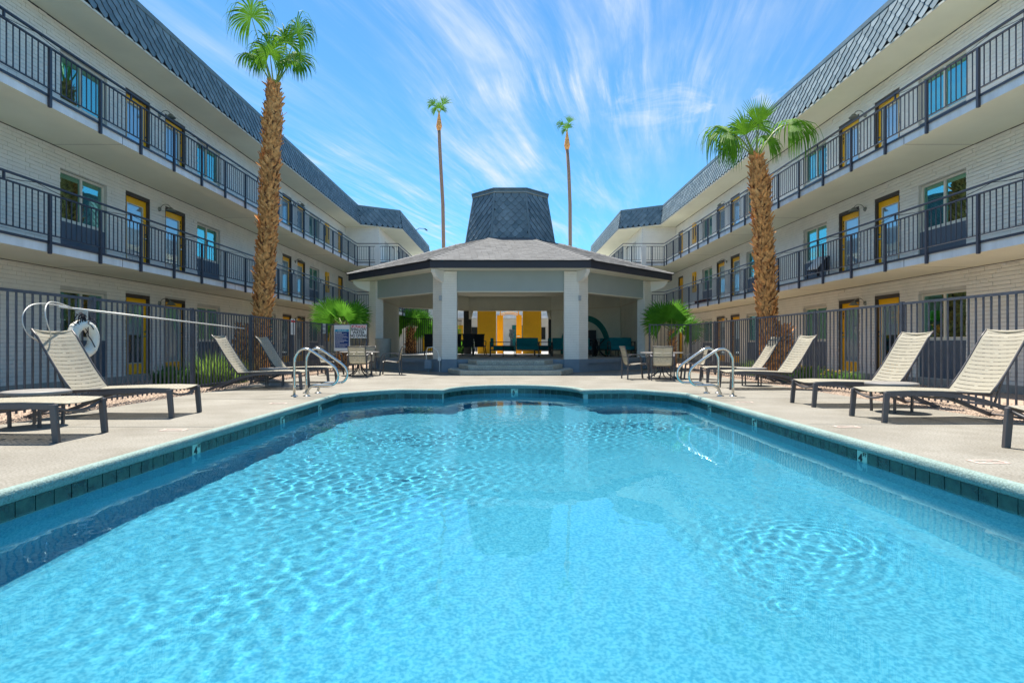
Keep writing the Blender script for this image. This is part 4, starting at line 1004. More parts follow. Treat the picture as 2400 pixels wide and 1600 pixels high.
def make_lounger(label):
    t = thing('sun_lounger', label, 'sun lounger', (0, 0, 0), 0, 'cream sling loungers by the pool'); w = .70
    for y in (0, w - .045):
        mb = MB(); v = [(-.035, y, 0), (.025, y, 0), (.025, y + .045, 0), (-.035, y + .045, 0), (-.005, y, .372), (.06, y, .372), (.06, y + .045, .372), (-.005, y + .045, .372)]
        mb.add(v, [(0,3,2,1),(4,5,6,7),(0,1,5,4),(1,2,6,5),(2,3,7,6),(3,0,4,7)]); o = mb.build('leg', 'frame', t); b = o.modifiers.new('b', 'BEVEL'); b.width = .006
        mb = MB(); path = [(.03, .345), (.35, .352), (.65, .345), (.95, .318), (1.2, .265), (1.42, .19), (1.62, .105), (1.84, .018)]
        for p, q in zip(path, path[1:]): mb.bar((p[0], y + .0225, p[1]), (q[0], y + .0225, q[1]), .034, .05)
        mb.bar((1.80, y + .0225, .02), (1.90, y + .0225, .015), .034, .03); mb.build('base_rail', 'frame', t)
        mb = MB(); mb.tube([(.02, y + .0225, .372), (.3, y + .0225, .378), (.7, y + .0225, .372), (1.30, y + .0225, .348)], .015, 8); mb.build('seat_rail', 'frame', t, True)
    bp = [(1.28, .352), (1.36, .455), (1.46, .60), (1.56, .765), (1.65, .92), (1.72, 1.045), (1.80, 1.15)]
    for y in (.012, w - .012):
        mb = MB(); mb.tube([(a, y, b) for a, b in bp], .014, 8); mb.build('back_rail', 'frame', t, True)
    bar_ = lambda x, z, r=.014, dip=0: MB().tube([(x, .02 + (w - .04) * u, z - dip * (1 - (2*u - 1) ** 2)) for u in np.linspace(0, 1, 11)], r, 8)
    bar_(.035, .352, .014, .075).build('foot_bar', 'frame', t, True); bar_(1.28, .335).build('hinge_bar', 'frame', t, True); bar_(1.84, .03).build('tail_bar', 'frame', t, True); bar_(.75, .33, .012, .05).build('cross_bar', 'frame', t, True)
    bar_(1.80, 1.145, .010, .035).build('top_bar', 'sling', t, True)
    mb = MB(); mb.bar((1.50, .06, .62), (1.36, .06, .22), .02, .02); mb.bar((1.50, w - .06, .62), (1.36, w - .06, .22), .02, .02); mb.build('back_prop', 'frame', t)
    finish(sling([(.02, .385), (.3, .392), (.7, .385), (1.29, .362)], w - .02, .03, y0=.01).build('seat_sling', 'sling', t))
    finish(sling(bp, w - .03, .035, y0=.015).build('back_sling', 'sling', t))
    return t
LG = [  # x, y (near or far foot leg), turn, label
 ('L', -4.38, 6.17, 0, 'lounger cut off at the lower left edge, only its foot end in view'),
 ('L', -4.36, 8.01, 0, 'large lounger in front of the life ring, second from the lower left'),
 ('L', -4.46, 12.66, R(6), 'angled lounger on the left with its foot behind the grab rails'),
 ('L', -4.48, 14.75, 0, 'farthest left lounger standing in front of the big palm trunk'),
 ('R', 4.58, 4.55, 0, 'lounger cut off at the lower right edge, only one leg in view'),
 ('R', 4.56, 6.87, 0, 'large whole lounger nearest the camera on the right side'),
 ('R', 4.62, 8.58, 0, 'right lounger just beyond the largest one, past the round side table'),
 ('R', 4.66, 11.9, 0, 'right lounger with its foot behind the steel grab rails'),
 ('R', 4.90, 14.0, R(4), 'farthest right lounger in front of the right palm trunk')]
proto = None
for sd, x, y, tr, lb in LG:
    rz = (PI + tr) if sd == 'L' else -tr
    if proto is None: proto = make_lounger(lb); proto.location = (x, y, 0); proto.rotation_euler = (0, 0, rz)
    else: copy_tree(proto, None, (x, y, 0), rz, lb)
def make_side_table(label):
    t = thing('side_table', label, 'side table', (0, 0, 0), 0, 'low round side tables between loungers')
    mb = MB(); mb.lathe([(0, .415), (.30, .415), (.325, .41), (.33, .40), (.33, .372), (.318, .372), (.315, .392), (0, .392)], n=32); mb.build('table_top', 'tabletop', t, True)
    for i in range(4):
        a = PI / 4 + i * PI / 2; mb = MB(); mb.bar((.24 * math.cos(a), .24 * math.sin(a), 0), (.25 * math.cos(a), .25 * math.sin(a), .392), .028); mb.build('leg', 'frame', t)
    mb = MB(); mb.bar((-.17, -.17, .37), (.17, .17, .37), .02, .02); mb.bar((-.17, .17, .368), (.17, -.17, .368), .02, .02); mb.build('cross_brace', 'frame', t)
    return t
tp = None
for x, y, lb in ((-5.52, 6.64, 'grey round side table between the two nearest left loungers'), (-5.35, 12.98, 'grey round side table between the two far left loungers'),
                 (5.42, 8.05, 'grey round side table between the two large right loungers'), (5.62, 13.15, 'grey round side table between the two far right loungers')):
    if tp is None: tp = make_side_table(lb); tp.location = (x, y, 0)
    else: copy_tree(tp, None, (x, y, 0), random.random(), lb)
def make_chair(label):
    t = thing('dining_chair', label, 'chair', (0, 0, 0), 0, 'sling chairs round the poolside tables'); w = .50
    path = [(.24, .425), (.18, .435), (.05, .42), (-.12, .395), (-.20, .395), (-.245, .425), (-.27, .50), (-.30, .64), (-.335, .78), (-.375, .90)]
    for s in (-1, 1):
        y = s * (w / 2); mb = MB(); mb.tube([(a, y, b) for a, b in path], .012, 8); mb.build('side_rail', 'frame', t, True)
        mb = MB(); ya = s * .285
        mb.bar((-.30, ya, 0), (-.285, ya, .62), .022, .035, up=(1, 0, 0)); mb.build('leg', 'frame', t)
        mb = MB(); mb.bar((.30, ya, 0), (.24, ya, .60), .045, .03, up=(0, 1, 0)); mb.build('leg', 'frame', t)
        mb = MB(); ap = [(-.32, .63), (-.2, .665), (0, .68), (.16, .665), (.235, .625), (.245, .58)]
        for p, q in zip(ap, ap[1:]): mb.bar((p[0], ya, p[1]), (q[0], ya, q[1]), .05, .02)
        mb.build('armrest', 'frame', t)
        mb = MB(); mb.bar((-.29, ya, .60), (-.29, y, .60), .02); mb.bar((-.2, ya, .38), (-.2, y, .39), .02); mb.bar((.2, ya, .40), (.2, y, .42), .02); mb.build('arm_bracket', 'frame', t)
    mb = MB(); mb.tube([(-.37, -w/2, .885), (-.375, 0, .875), (-.37, w/2, .885)], .013, 8); mb.tube([(-.30, -w/2, .62), (-.315, 0, .61), (-.30, w/2, .62)], .009, 8); mb.tube([(-.2, -w/2, .375), (-.2, w/2, .375)], .012, 8); mb.tube([(.2, -w/2, .40), (.2, w/2, .40)], .012, 8); mb.build('cross_bar', 'frame', t, True)
    finish(sling(path, w - .02, .012, strap=.05, slot=.009, y0=-(w - .02) / 2).build('sling', 'sling', t)); return t
def make_table(label, r=.6):
    t = thing('dining_table', label, 'table', (0, 0, 0), 0, 'round poolside tables')
    mb = MB(); mb.lathe([(0, .728), (r - .03, .728), (r, .722), (r, .702), (r - .03, .698), (0, .698)], n=40); mb.build('table_top', 'tabletop', t, True)
    mb = MB(); mb.lathe([(.045, .66), (.045, .698)], n=12); mb.lathe([(.12, .69), (.12, .697)], n=12); mb.build('hub', 'frame', t)
    for i in range(4):
        a = PI / 4 + i * PI / 2; mb = MB(); pts = [(.30, .69), (.20, .60), (.10, .48), (.06, .36), (.08, .24), (.17, .12), (.30, .04), (.42, .012)]
        mb.tube([(p * math.cos(a), p * math.sin(a), z) for p, z in pts], .018, 8); mb.build('leg', 'frame', t, True)
    return t
T1 = make_table('round table among four sling chairs left of the pavilion steps'); T1.location = (-4.62, 17.55, 0)
T2 = copy_tree(T1, None, (4.32, 16.05, 0), .3, 'round table among four sling chairs right of the pavilion steps')
CH = [(-4.40, 16.75, R(90), 'left set chair with its back to the camera'), (-3.72, 17.9, R(184), 'left set chair nearest the pavilion steps, facing left'),
      (-5.55, 17.7, R(-5), 'left set chair beside the grab rails, facing right'), (-4.72, 18.6, R(-92), 'left set chair on the far side, facing the camera'),
      (3.48, 15.65, R(5), 'right set chair nearest the pavilion steps, facing right'), (4.06, 15.15, R(82), 'right set chair with its back to the camera'),
      (5.12, 15.75, R(172), 'right set chair behind the grab rails, facing left'), (4.62, 17.0, R(-100), 'right set chair on the far side, facing the camera')]
cp = None
for x, y, rz, lb in CH:
    if cp is None: cp = make_chair(lb); cp.location = (x, y, 0); cp.rotation_euler = (0, 0, rz)
    else: copy_tree(cp, None, (x, y, 0), rz, lb)

# ---------------------------------------------------------------- pavilion furniture
bn = thing('litter_bin', 'round speckled concrete litter bin by the left brick pier', 'litter bin', (-5.02, 22.6, ZF))
mb = MB(); mb.lathe([(0, 0), (.30, 0), (.315, .02), (.325, .70), (.33, .745), (.27, .75), (.25, .70), (0, .60)], n=36); mb.build('body', 'concrete_pot', bn, True)
def sofa(x, y, w, rz, label, dep=.78):
    t = thing('outdoor_sofa', label, 'sofa', (x, y, ZF), rz, 'teal outdoor sofas in the pavilion')   # local: faces +x
    for a in (-dep/2 + .02, dep/2 - .02):
        for b in (-w/2 + .02, w/2 - .02): MB().box((a - .016, b - .016, 0), (a + .016, b + .016, .62 if a < 0 else .28)).build('leg', 'blackmetal', t)
    mb = MB()
    for b in (-w/2 + .02, w/2 - .02):
        mb.box((-dep/2, b - .015, .24), (dep/2, b + .015, .28)); mb.box((-dep/2, b - .016, .60), (dep/2 - .1, b + .016, .63)); mb.box((dep/2 - .13, b - .015, .28), (dep/2 - .1, b + .015, .6)); mb.box((-dep/2, b - .012, .44), (dep/2 - .1, b + .012, .46))
    mb.box((-dep/2, -w/2 + .036, .24), (-dep/2 + .03, w/2 - .036, .27)); mb.box((dep/2 - .03, -w/2 + .036, .24), (dep/2, w/2 - .036, .27)); mb.box((-dep/2, -w/2 + .036, .60), (-dep/2 + .02, w/2 - .036, .63)); mb.build('sofa_frame', 'blackmetal', t)
    n = max(1, round(w / .75)); cw = (w - .08) / n
    for i in range(n):
        y0 = -w/2 + .04 + i * cw
        for nm, p, q in (('seat_cushion', (-dep/2 + .16, y0 + .005, .285), (dep/2 - .01, y0 + cw - .005, .44)), ('back_cushion', (-dep/2 + .03, y0 + .005, .40), (-dep/2 + .155, y0 + cw - .005, .80))):
            o = MB().box(p, q).build(nm, 'tealfab', t); b = o.modifiers.new('b', 'BEVEL'); b.width = .035; b.segments = 3
    return t
sofa(-.30, 25.3, .85, 0, 'teal armchair seen from the side, facing right, left of the flowers', 1.1)
sofa(.78, 24.1, 1.02, R(-90), 'teal two-cushion sofa right of the flowers, facing the pool')
sofa(1.55, 26.0, .85, PI, 'teal armchair facing left, beside the charcoal rear post', .8)
sofa(2.75, 24.95, 1.75, R(-90), 'long teal sofa partly behind the right front pier')
sofa(4.55, 26.2, .9, R(-110), 'teal sofa in the shade beneath the teal arch')
sofa(4.72, 23.9, 1.05, R(-90), 'teal sofa against the right pier of the pavilion')
bt = thing('bistro_table', 'black round bistro table with curved legs in front of the arch', 'table', (3.83, 24.4, ZF))
mb = MB(); mb.lathe([(0, .74), (.40, .74), (.40, .72), (0, .72)], n=28); mb.build('table_top', 'blackmetal', bt, True)
for i in range(3):
    a = -PI / 2 + R(90) + i * R(120); mb = MB(); mb.tube([(p * math.cos(a), p * math.sin(a), z) for p, z in ((.26, .72), (.10, .56), (.05, .40), (.07, .24), (.17, .10), (.34, .015))], .03, 8); mb.build('leg', 'blackmetal', bt, True)
cbn = thing('cabinet', 'tall black cabinet against the wall under the teal arch', 'cabinet', (3.82, 28.35, ZF), R(0))
MB().box((-.5, -.22, 0), (.5, .2, 1.22)).build('body', 'cabinet', cbn); MB().box((-.47, -.235, .05), (-.01, -.221, 1.18)).build('cabinet_door', 'cabinet', cbn); MB().box((.01, -.235, .05), (.47, -.221, 1.18)).build('cabinet_door', 'cabinet', cbn)
ct = thing('coffee_table', 'low black coffee table between the teal armchairs', 'coffee table', (.02, 24.45, ZF))
MB().box((-.3, -.3, .42), (.3, .3, .45)).build('table_top', 'blackmetal', ct)
for a in (-.27, .27):
    for b in (-.27, .27): MB().box((a - .015, b - .015, 0), (a + .015, b + .015, .42)).build('leg', 'blackmetal', ct)
fv = thing('flower_vase', 'glass vase of white flowers on the low table in the pavilion', 'vase', (.1, 24.4, ZF + .45))
mb = MB(); mb.lathe([(0, 0), (.05, 0), (.055, .12), (.04, .22), (.045, .26)], n=16); mb.build('vase', 'signgrey', fv, True)
mb = MB()
for i in range(7): mb.tube([(0, 0, .1), (random.uniform(-.05, .05), 0, .35), (random.uniform(-.09, .09), random.uniform(-.06, .06), .55)], .005, 4)
mb.build('stems', 'frond', fv)
mb = MB()
for i in range(26):
    c = Vector((random.uniform(-.10, .10), random.uniform(-.08, .08), random.uniform(.38, .68)))
    for k in range(5):
        a = k * 2*PI/5 + random.random(); p = c + Vector((math.cos(a) * .045, random.uniform(-.02, .02), math.sin(a) * .045)); q = Vector((-math.sin(a), 0, math.cos(a))) * .018
        mb.add([c, p + q, p + (p - c) * .4, p - q], [(0, 1, 2, 3)])
mb.build('blossoms', 'petal', fv, kind='stuff')
dt = thing('dining_table', 'black dining table behind the left front pier', 'table', (-2.7, 28.4, ZF))
MB().box((-1.0, -.42, .70), (1.0, .42, .74)).build('table_top', 'black', dt)
for a in (-.9, .9):
    for b in (-.35, .35): MB().box((a - .03, b - .03, 0), (a + .03, b + .03, .70)).build('leg', 'black', dt)
def wicker(x, y, rz, label):
    t = thing('wicker_chair', label, 'chair', (x, y, ZF), rz, 'black wicker chairs in the pavilion')  # back at -y, seen from the back
    mb = MB(); prof = [(-.24, .38), (-.235, .7), (-.255, .9), (-.29, 1.02)]
    vs = []
    for x_, z in prof: vs += [(x_, -.22 - (z - .4) * .12, z), (-x_, -.22 - (z - .4) * .12, z), (x_, -.18 - (z - .4) * .12, z), (-x_, -.18 - (z - .4) * .12, z)]
    for i in range(3): j = 4 * i; mb.f += [(j, j+1, j+5, j+4), (j+2, j+6, j+7, j+3), (j, j+4, j+6, j+2), (j+1, j+3, j+7, j+5)]; mb.m += [0]*4
    mb.f += [(12, 13, 15, 14)]; mb.m += [0]; mb.v = vs; mb.build('backrest', 'black', t)
    MB().box((-.24, -.22, .38), (.24, .26, .46)).build('seat', 'black', t)
    for a in (-1, 1):
        mb = MB(); mb.tube([(a * .235, -.24, .68), (a * .26, .05, .68), (a * .25, .22, .63), (a * .24, .24, .42)], .02, 6); mb.build('armrest', 'black', t)
        for b in (-1, 1): mb = MB(); mb.bar((a * .27, b * .27, 0), (a * .21, b * .2, .38), .035); mb.build('leg', 'black', t)
    return t
wicker(-3.86, 27.75, R(6), 'black wicker chair left of the left front pier'); wicker(-2.55, 27.75, R(-3), 'black wicker chair just right of the left front pier')
wicker(-1.97, 27.4, R(4), 'black wicker chair overlapping the charcoal rear post'); wicker(-1.42, 27.9, R(-8), 'rightmost black wicker chair, before the yellow screen')
# things on the right balcony
tc_ = thing('balcony_chair', 'small dark chair outside the first upper yellow door on the right', 'chair', (C0 + 9.30, 17.25, 2.77), R(20))
MB().box((-.22, -.22, .40), (.22, .22, .44)).build('seat', 'blackmetal', tc_); MB().box((.19, -.22, .44), (.22, .22, .85)).build('backrest', 'blackmetal', tc_)
for a in (-.2, .2):
    for b in (-.2, .2): MB().box((a - .012, b - .012, 0), (a + .012, b + .012, .40)).build('leg', 'blackmetal', tc_)
mb = MB(); mb.add([(.25 - .5*t*(1 if t < .5 else 1), -.17, .87 - abs(t - .15) * .5) for t in np.linspace(0, 1, 6)] + [(.25 - .5*t, .17, .87 - abs(t - .15) * .5) for t in np.linspace(0, 1, 6)], [(i, i+1, i+7, i+6) for i in range(5)])
tw = mb.build('towel', 'towel', None, True, loc=(C0 + 9.30, 17.25, 2.77)); tw.rotation_euler = (0, 0, R(20)); finish(tw, .03); tag(tw, 'white striped towel draped over the balcony chair', 'towel')
bk = thing('bench', 'low dark red wooden bench on the right middle balcony', 'bench', (C0 + 9.5, 28.2, 2.77))
for i in range(3): MB().box((-.2 + i * .14, -.65, .34), (-.08 + i * .14, .65, .38)).build('slat', 'redwood', bk)
for a in (-.55, .55): MB().box((-.18, a - .03, 0), (.20, a + .03, .34)).build('leg', 'redwood', bk)
MB().box((-.02, -.5, .10), (.02, .5, .14)).build('stretcher', 'redwood', bk)

# ================================================================ PALMS
def frond(name, base, hub, axis, normal, R_, A, droop, parent, mt='frond', nseg=38, split=.55, pet=.018, stiff=1.0, bend=.25):
    base, hub = Vector(base), Vector(hub); ax = Vector(axis).normalized(); nm = Vector(normal); nm = (nm - ax * nm.dot(ax)).normalized(); sd = ax.cross(nm)
    mb = MB(); mid = base.lerp(hub, .5) + Vector((0, 0, bend * (hub - base).length * .5)) * (1 if abs((hub-base).normalized().z) < .9 else .0)
    pp = [((1-t)**2) * base + 2*t*(1-t) * mid + t*t * hub for t in np.linspace(0, 1, 8)]; mb.tube(pp, [pet * (1.5 - .9 * t) for t in np.linspace(0, 1, 8)], 5, mi=1)
    da = 2 * A / nseg; T = [0, .12, .3, split, split + .15, split + .3, .94, 1.0]
    for k in range(nseg):
        a = -A + (k + .5) * da + random.uniform(-.01, .01); d0 = (ax * math.cos(a) + sd * math.sin(a)).normalized(); Rl = R_ * (1 - .25 * (abs(a) / PI) ** 1.5) * random.uniform(.9, 1.05)
        lat = (ax * -math.sin(a) + sd * math.cos(a)); p = hub.copy(); d = d0.copy(); prev = 0; st = []
        dr = droop * random.uniform(.6, 1.5)
        for t in T:
            stp = (t - prev) * Rl; g = max(0, (t - split * .55)) * dr * (t - prev) * 9
            d = (d + Vector((0, 0, -1)) * g + Vector((random.uniform(-1, 1), random.uniform(-1, 1), 0)) * (.05 if t > split else 0)).normalized()
            p = p + d * stp; prev = t
            wd = 2 * Rl * t * math.tan(da / 2) * 1.04 if t <= split else 2 * Rl * split * math.tan(da / 2) * max(.0, (1 - t) / (1 - split)) ** .8 * .8
            hf = lat * wd / 2; rid = nm * wd * (.30 if t > 0 else 0)
            st.append((p - hf, p + rid, p + hf))
        j = len(mb.v)
        for q in st: mb.v += [tuple(x) for x in q]
        for i in range(len(T) - 1):
            b = j + 3 * i; mb.f += [(b, b+1, b+4, b+3), (b+1, b+2, b+5, b+4)]; mb.m += [0, 0]
    return mb.build(name, [mt, 'petiole'], parent)
def boots(path, rad, n_around, dz, parent, z0, z1, name='leaf_bases', size=1.0, flare=1.0):
    """criss-cross remains of old leaf stalks on a palm trunk"""
    P_ = [Vector(p) for p in path]
    def at(z):
        for i in range(len(P_) - 1):
            if P_[i].z <= z <= P_[i+1].z: t = (z - P_[i].z) / (P_[i+1].z - P_[i].z); return P_[i].lerp(P_[i+1], t), rad[i] * (1-t) + rad[i+1] * t
        return (P_[0], rad[0]) if z < P_[0].z else (P_[-1], rad[-1])
    mb = MB(); z = z0; row = 0
    while z < z1:
        c, r = at(z)
        for k in range(n_around):
            a = 2*PI * (k + .5 * (row % 2)) / n_around + random.uniform(-.16, .16); out = Vector((math.cos(a), math.sin(a), 0)); tg = Vector((-math.sin(a), math.cos(a), 0))
            ln = random.uniform(.13, .24) * size; wd = random.uniform(.045, .075) * size; lean = random.choice((-1, 1)) * random.uniform(.2, .75)
            lift = random.uniform(.18, .55) * flare; 
            if random.random() < .10: lift *= 2.0
            p0 = c + out * (r * .94) + Vector((0, 0, random.uniform(-.02, .02))); dirv = (Vector((0, 0, 1)) + tg * lean + out * lift).normalized(); wv = dirv.cross(out).normalized()
            tip = p0 + dirv * ln; m1 = p0 + dirv * ln * .5; curl = out * random.uniform(0, .05)
            v = [p0 - wv*wd, p0 + wv*wd, m1 + wv*wd*.75 + out*.018, m1 - wv*wd*.75 + out*.018, tip + wv*wd*.35 + curl, tip - wv*wd*.35 + curl, p0 + out*.03, m1 + out*.04, tip + out*.012 + curl]
            mb.add(v, [(0, 6, 7, 3), (6, 1, 2, 7), (3, 7, 8, 5), (7, 2, 4, 8), (5, 8, 4)])
        z += dz; row += 1
    return mb.build(name, 'boot', parent, kind='stuff')
def big_palm(label, path, rad, fronds, z_boot):
    t = thing('palm_tree', label, 'palm tree', (path[0][0], path[0][1], 0), group='fan palms'); off = Vector((path[0][0], path[0][1], 0))
    rad = [r * .80 for r in rad]; P_ = [Vector(p) - off for p in path]; mb = MB(); mb.tube(P_, [r * .93 for r in rad], 14); tr = mb.build('trunk', 'trunk', t, True)
    boots(P_, rad, 10, .068, tr, .05, z_boot, size=1.05)
    top = P_[-1]; mb = MB(); mb.tube([top - Vector((0, 0, .3)), top, top + Vector((0, 0, .16))], [rad[-1] * .9, rad[-1] * .75, .05], 10); mb.build('crown_shaft', 'petiole', t)
    for h, ax, nm, R_, A, dr, kw in fronds:
        frond('frond', top + Vector((h[0] * .08, h[1] * .08, -.02)), top + Vector(h), ax, nm, R_, A, dr, t, **kw)
    return t
zy = lambda y, D: EYE + (807 - y) * D / F
D = 16.4
big_palm('tall shaggy palm rising in front of the left wing',
    [(-7.17, D, 0), (-7.16, D, .5), (-7.13, D, 1.6), (-7.09, D, 2.3), (-7.05, D, 3.1), (-6.97, D, 4.2), (-6.92, D, 5.6), (-6.86, D, 6.7), (-6.83, D, 7.3), (-6.80, D, 7.9), (-6.79, D, 8.42)],
    [.24, .21, .20, .27, .255, .25, .245, .25, .275, .20, .135],
    [((-.60, -.1, 1.92), (-.35, -.1, 1), (.1, -1, .1), 1.2, R(150), 1.7, dict(nseg=56, split=.46)), ((.68, .0, 1.50), (.45, -.1, .9), (-.2, -1, .3), 1.15, R(140), 2.0, dict(nseg=54, split=.46)),
     ((0, -.28, .80), (0, -.12, 1), (0, -1, .0), 1.1, R(155), 1.8, dict(nseg=56, split=.46)), ((-.42, .35, 1.05), (-.6, .3, .7), (0, -1, .4), .95, R(130), 1.2, {}),
     ((.45, .4, .95), (.7, .3, .5), (0, -1, .4), .95, R(130), 1.3, {}), ((-.5, -.2, .78), (-1, -.1, .25), (0, -.5, 1), .80, R(120), 1.5, {}), ((.15, .5, 1.5), (.1, .2, 1), (0, -1, .2), .9, R(120), .7, {}),
     ((.42, -.25, .62), (1, -.2, .1), (0, -.5, 1), .72, R(120), 1.6, {})], 8.35)
D = 16.1
big_palm('shorter shaggy palm with drooping fronds in front of the right wing',
    [(7.36, D, 0), (7.35, D, .6), (7.32, D, 1.5), (7.30, D, 2.1), (7.25, D, 3.0), (7.19, D, 4.0), (7.14, D, 5.0), (7.09, D, 5.6), (7.03, D, 6.0), (7.0, D, 6.27)],
    [.23, .21, .22, .285, .26, .24, .25, .255, .17, .125],
    [((-.82, -.1, .66), (-1, -.15, .10), (-.1, -.75, .7), 1.5, R(115), 2.6, dict(bend=.6, nseg=50, split=.48)), ((.95, -.1, .86), (1, -.2, .1), (.1, -.75, .7), 1.42, R(115), 2.4, dict(bend=.9, nseg=50, split=.48)),
     ((.03, -.12, .86), (.03, -.05, 1), (.05, -1, 0), .86, R(48), .05, dict(nseg=20)), ((-.28, .0, .62), (-.35, -.1, 1), (.2, -1, .1), .82, R(75), .5, dict(nseg=24)),
     ((-.5, .25, .5), (-1, .2, .35), (0, -1, .5), .95, R(110), 2.0, {}), ((.45, .3, .55), (1, .2, .4), (0, -1, .5), .85, R(110), 2.0, {}), ((.18, .35, .95), (.15, .1, 1), (0, -1, .2), .82, R(110), 1.0, {}), ((-.25, .3, .85), (-.6, .2, .8), (0, -1, .3), .75, R(90), 1.0, {})], 6.2)
for x, y, s_, lb in ((-7.72, 16.5, 1, 'short shaggy dead palm stump beside the left palm trunk'), (7.68, 16.0, 1, 'short shaggy dead palm stump beside the right palm trunk')):
    t = thing('palm_stump', lb, 'palm stump', (x, y, 0)); mb = MB(); mb.tube([(0, 0, 0), (0, 0, .8), (.05, 0, 1.45)], [.24, .2, .1], 10); tr = mb.build('trunk', 'trunk', t)
    boots([(0, 0, 0), (0, 0, .8), (.05, 0, 1.5)], [.25, .21, .1], 12, .08, tr, .03, 1.45, size=1.15, flare=1.5)
def tall_palm(label, pts, r, hubs):
    t = thing('palm_tree', label, 'palm tree', (pts[0][0], pts[0][1], 0), group='very tall thin palms'); off = Vector((pts[0][0], pts[0][1], 0)); P_ = [Vector(p) - off for p in pts]
    mb = MB(); mb.tube(P_, [r * (1.1 - .2 * i / len(P_)) for i in range(len(P_))], 10); mb.build('trunk', 'barksmooth', t, True); top = P_[-1]
    mb = MB(); mb.tube([top - Vector((0, 0, .2)), top + Vector((0, 0, .25)), top + Vector((0, 0, .9)), top + Vector((0, 0, 1.9))], [r * 1.05, r * 1.75, r * 1.2, r * .3], 10); sk = mb.build('leaf_collar', 'boot', t)
    c = top + Vector((0, 0, 1.7))
    for h, ax, R_, A, dr in hubs: frond('frond', c, c + Vector(h) * .8, ax, (0, -1, .35), R_ * .68, A, dr, t, nseg=26, pet=.04)
DT = 62; tx = lambda px: (px - CX) * DT / F
tall_palm('taller thin palm standing behind the pavilion, left of the cupola', [(tx(1041), DT, 0), (tx(1040), DT, zy(600, DT)), (tx(1038), DT, zy(480, DT)), (tx(1033), DT, zy(390, DT)), (tx(1030), DT, zy(330, DT)), (tx(1029), DT, zy(302, DT))], .185,
    [((-.6, -.2, 1.1), (-.9, -.1, .75), 1.9, R(70), .9), ((.5, 0, 1.1), (.55, 0, 1), 2.0, R(45), .35), ((0, -.3, .5), (0, -.1, 1), 1.6, R(80), .5), ((-.4, .2, .5), (-1, 0, .3), 1.5, R(80), 1.3), ((.3, .2, .5), (.6, .2, .7), 1.4, R(80), .7)])
tall_palm('shorter thin palm standing behind the pavilion, right of the cupola', [(tx(1337), DT, 0), (tx(1336.5), DT, zy(600, DT)), (tx(1336), DT, zy(480, DT)), (tx(1333), DT, zy(400, DT)), (tx(1329), DT, zy(347, DT))], .185,
    [((-.5, -.2, 1.0), (-1, -.1, .45), 1.8, R(60), .9), ((.25, 0, 1.2), (.2, 0, 1), 1.7, R(40), .3), ((0, -.3, .4), (-.1, -.1, 1), 1.5, R(80), .5), ((-.2, .2, .3), (-.6, 0, .3), 1.3, R(80), 1.5)])
def low_palm(label, x, y, zb, h, r, R_, n, tr_r, mt='frondlt', seed=1, tilt=None):
    rs = random.getstate(); random.seed(seed)
    t = thing('fan_palm', label, 'fan palm', (x, y, zb), group='low fan palms'); P_ = [Vector((0, 0, 0)), Vector((.02, 0, h * .5)), Vector((0, 0, h))]
    mb = MB(); mb.tube(P_, [tr_r, tr_r * .9, tr_r * .7], 10); tr = mb.build('trunk', 'trunk', t); boots(P_, [tr_r, tr_r * .9, tr_r * .7], 9, .08, tr, .02, h, size=.75, flare=1.3)
    for k in range(n):
        a = 2*PI*k/n + random.uniform(-.25, .25); el = random.uniform(.05, 1.2) if tilt is None else tilt[k % len(tilt)]
        d = Vector((math.cos(a) * math.cos(el), math.sin(a) * math.cos(el), math.sin(el))); hub = Vector((0, 0, h)) + d * r * random.uniform(.8, 1.1)
        nrm = (Vector((0, -1, .35)) if d.y < .5 else Vector((0, -1, 1.0)))
        frond('frond', (0, 0, h), hub, d, nrm, R_ * random.uniform(.85, 1.1), R(random.uniform(95, 130)), .16, t, mt, nseg=32, split=.66, bend=.15)
    random.setstate(rs); return t
low_palm('low green fan palm between the left fence and the left wing', -6.35, 21.6, 0, 1.65, .55, .82, 11, .16, seed=5)
low_palm('low green fan palm between the right fence and the right wing', 6.28, 21.9, 0, 1.45, .55, .85, 9, .11, seed=11)
low_palm('stout fan palm seen through the left rear opening of the pavilion', -5.75, 33.2, .415, 1.5, .6, 1.0, 11, .30, seed=3)
low_palm('bushy fan palm just right of the stout one behind the pavilion', -4.1, 34.0, .415, 1.0, .5, .95, 9, .16, seed=8)

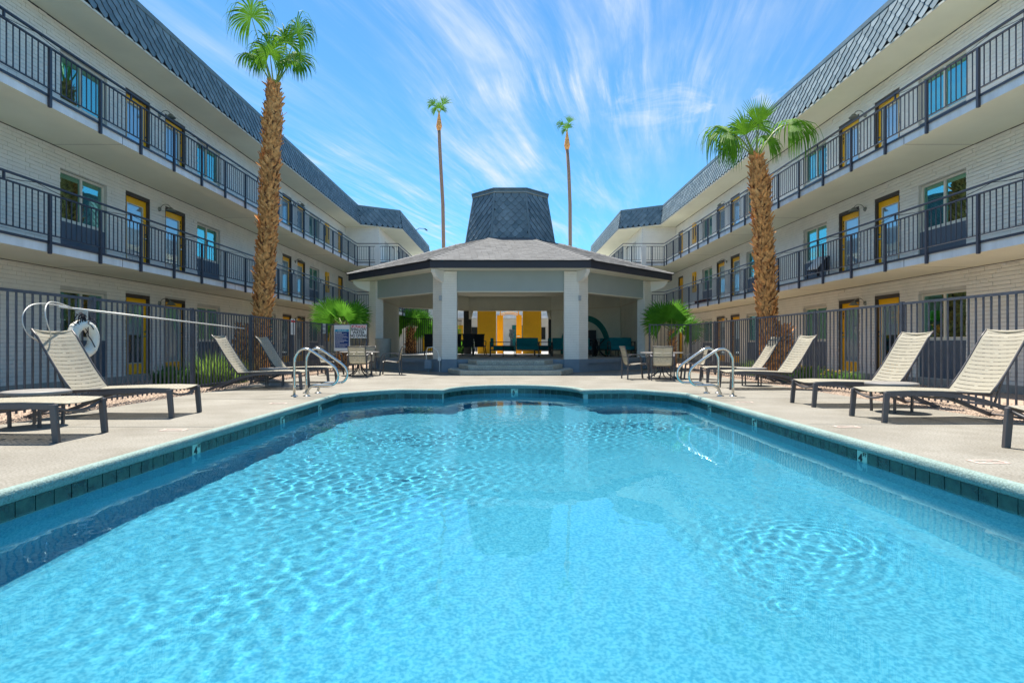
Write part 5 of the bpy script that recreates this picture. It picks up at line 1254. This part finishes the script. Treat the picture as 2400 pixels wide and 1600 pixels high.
# ---------------------------------------------------------------- grass clumps and bushes
def clump(label, x, y, r, h, n, mt, cat, wide=.012, flower=0, name='grass_clump'):
    mb = MB()
    for i in range(n):
        a = random.uniform(0, 2*PI); q = r * math.sqrt(random.random()); bx, by = q * math.cos(a) * 1.0, q * math.sin(a); L_ = h * random.uniform(.5, 1.1); out = Vector((math.cos(a), math.sin(a), 0)) * random.uniform(.1, .6) * (q / r + .3)
        sd_ = Vector((-math.sin(a), math.cos(a), 0)) * wide * random.uniform(.6, 1.4); p = Vector((bx, by, 0)); d = (Vector((0, 0, 1)) + out * .4).normalized()
        st = [p]
        for k in range(3): st.append(st[-1] + d * L_ / 3); d = (d + out * .45 + Vector((0, 0, -.12))).normalized()
        v = []; 
        for k, s_ in enumerate(st): v += [s_ - sd_ * (1 - k / 3.2), s_ + sd_ * (1 - k / 3.2)]
        mb.add(v, [(0, 1, 3, 2), (2, 3, 5, 4), (4, 5, 7, 6)])
    o = mb.build(name, mt, None, loc=(x, y, 0)); tag(o, label, cat)
    if flower:
        fm = MB()
        for i in range(flower):
            a = random.uniform(0, 2*PI); q = r * math.sqrt(random.random()); c = Vector((q * math.cos(a), q * math.sin(a), h * random.uniform(.55, 1.0)))
            for k in range(5): b = k * 2*PI/5; e = Vector((math.cos(b), math.sin(b), .3)) * .035; g_ = Vector((-math.sin(b), math.cos(b), 0)) * .015; fm.add([c, c + e * .7 + g_, c + e, c + e * .7 - g_], [(0, 1, 2, 3)])
        fm.build('flowers', 'flower', o, kind='stuff')
    return o
clump('tall bright grass clump behind the left fence, right of the fence post', -6.98, 13.35, .42, .78, 900, 'grass', 'grass clump')
clump('shorter bright grass clump behind the left fence, behind the angled lounger', -7.0, 14.3, .40, .55, 600, 'grass', 'grass clump')
clump('dark green bush at the foot of the left wing wall', -7.6, 12.9, .40, .48, 500, 'leafbush', 'bush', .03, name='bush')
clump('low flowering bush with yellow blooms behind the right fence', 7.45, 14.3, .55, .42, 600, 'leafbush', 'bush', .035, 70, name='flowering_bush')
clump('small flowering bush with yellow blooms nearer the camera behind the right fence', 7.6, 13.1, .42, .36, 450, 'leafbush', 'bush', .035, 50, name='flowering_bush')
clump('pale spiky shrub at the foot of the right palm', 7.6, 17.4, .45, .5, 350, 'grass', 'shrub', .015, name='shrub')
hd = clump('bright green hedge piece behind the wicker chairs', -2.85, 33.3, .6, .8, 900, 'frondlt', 'hedge', .04, name='hedge'); hd.location.z = .415
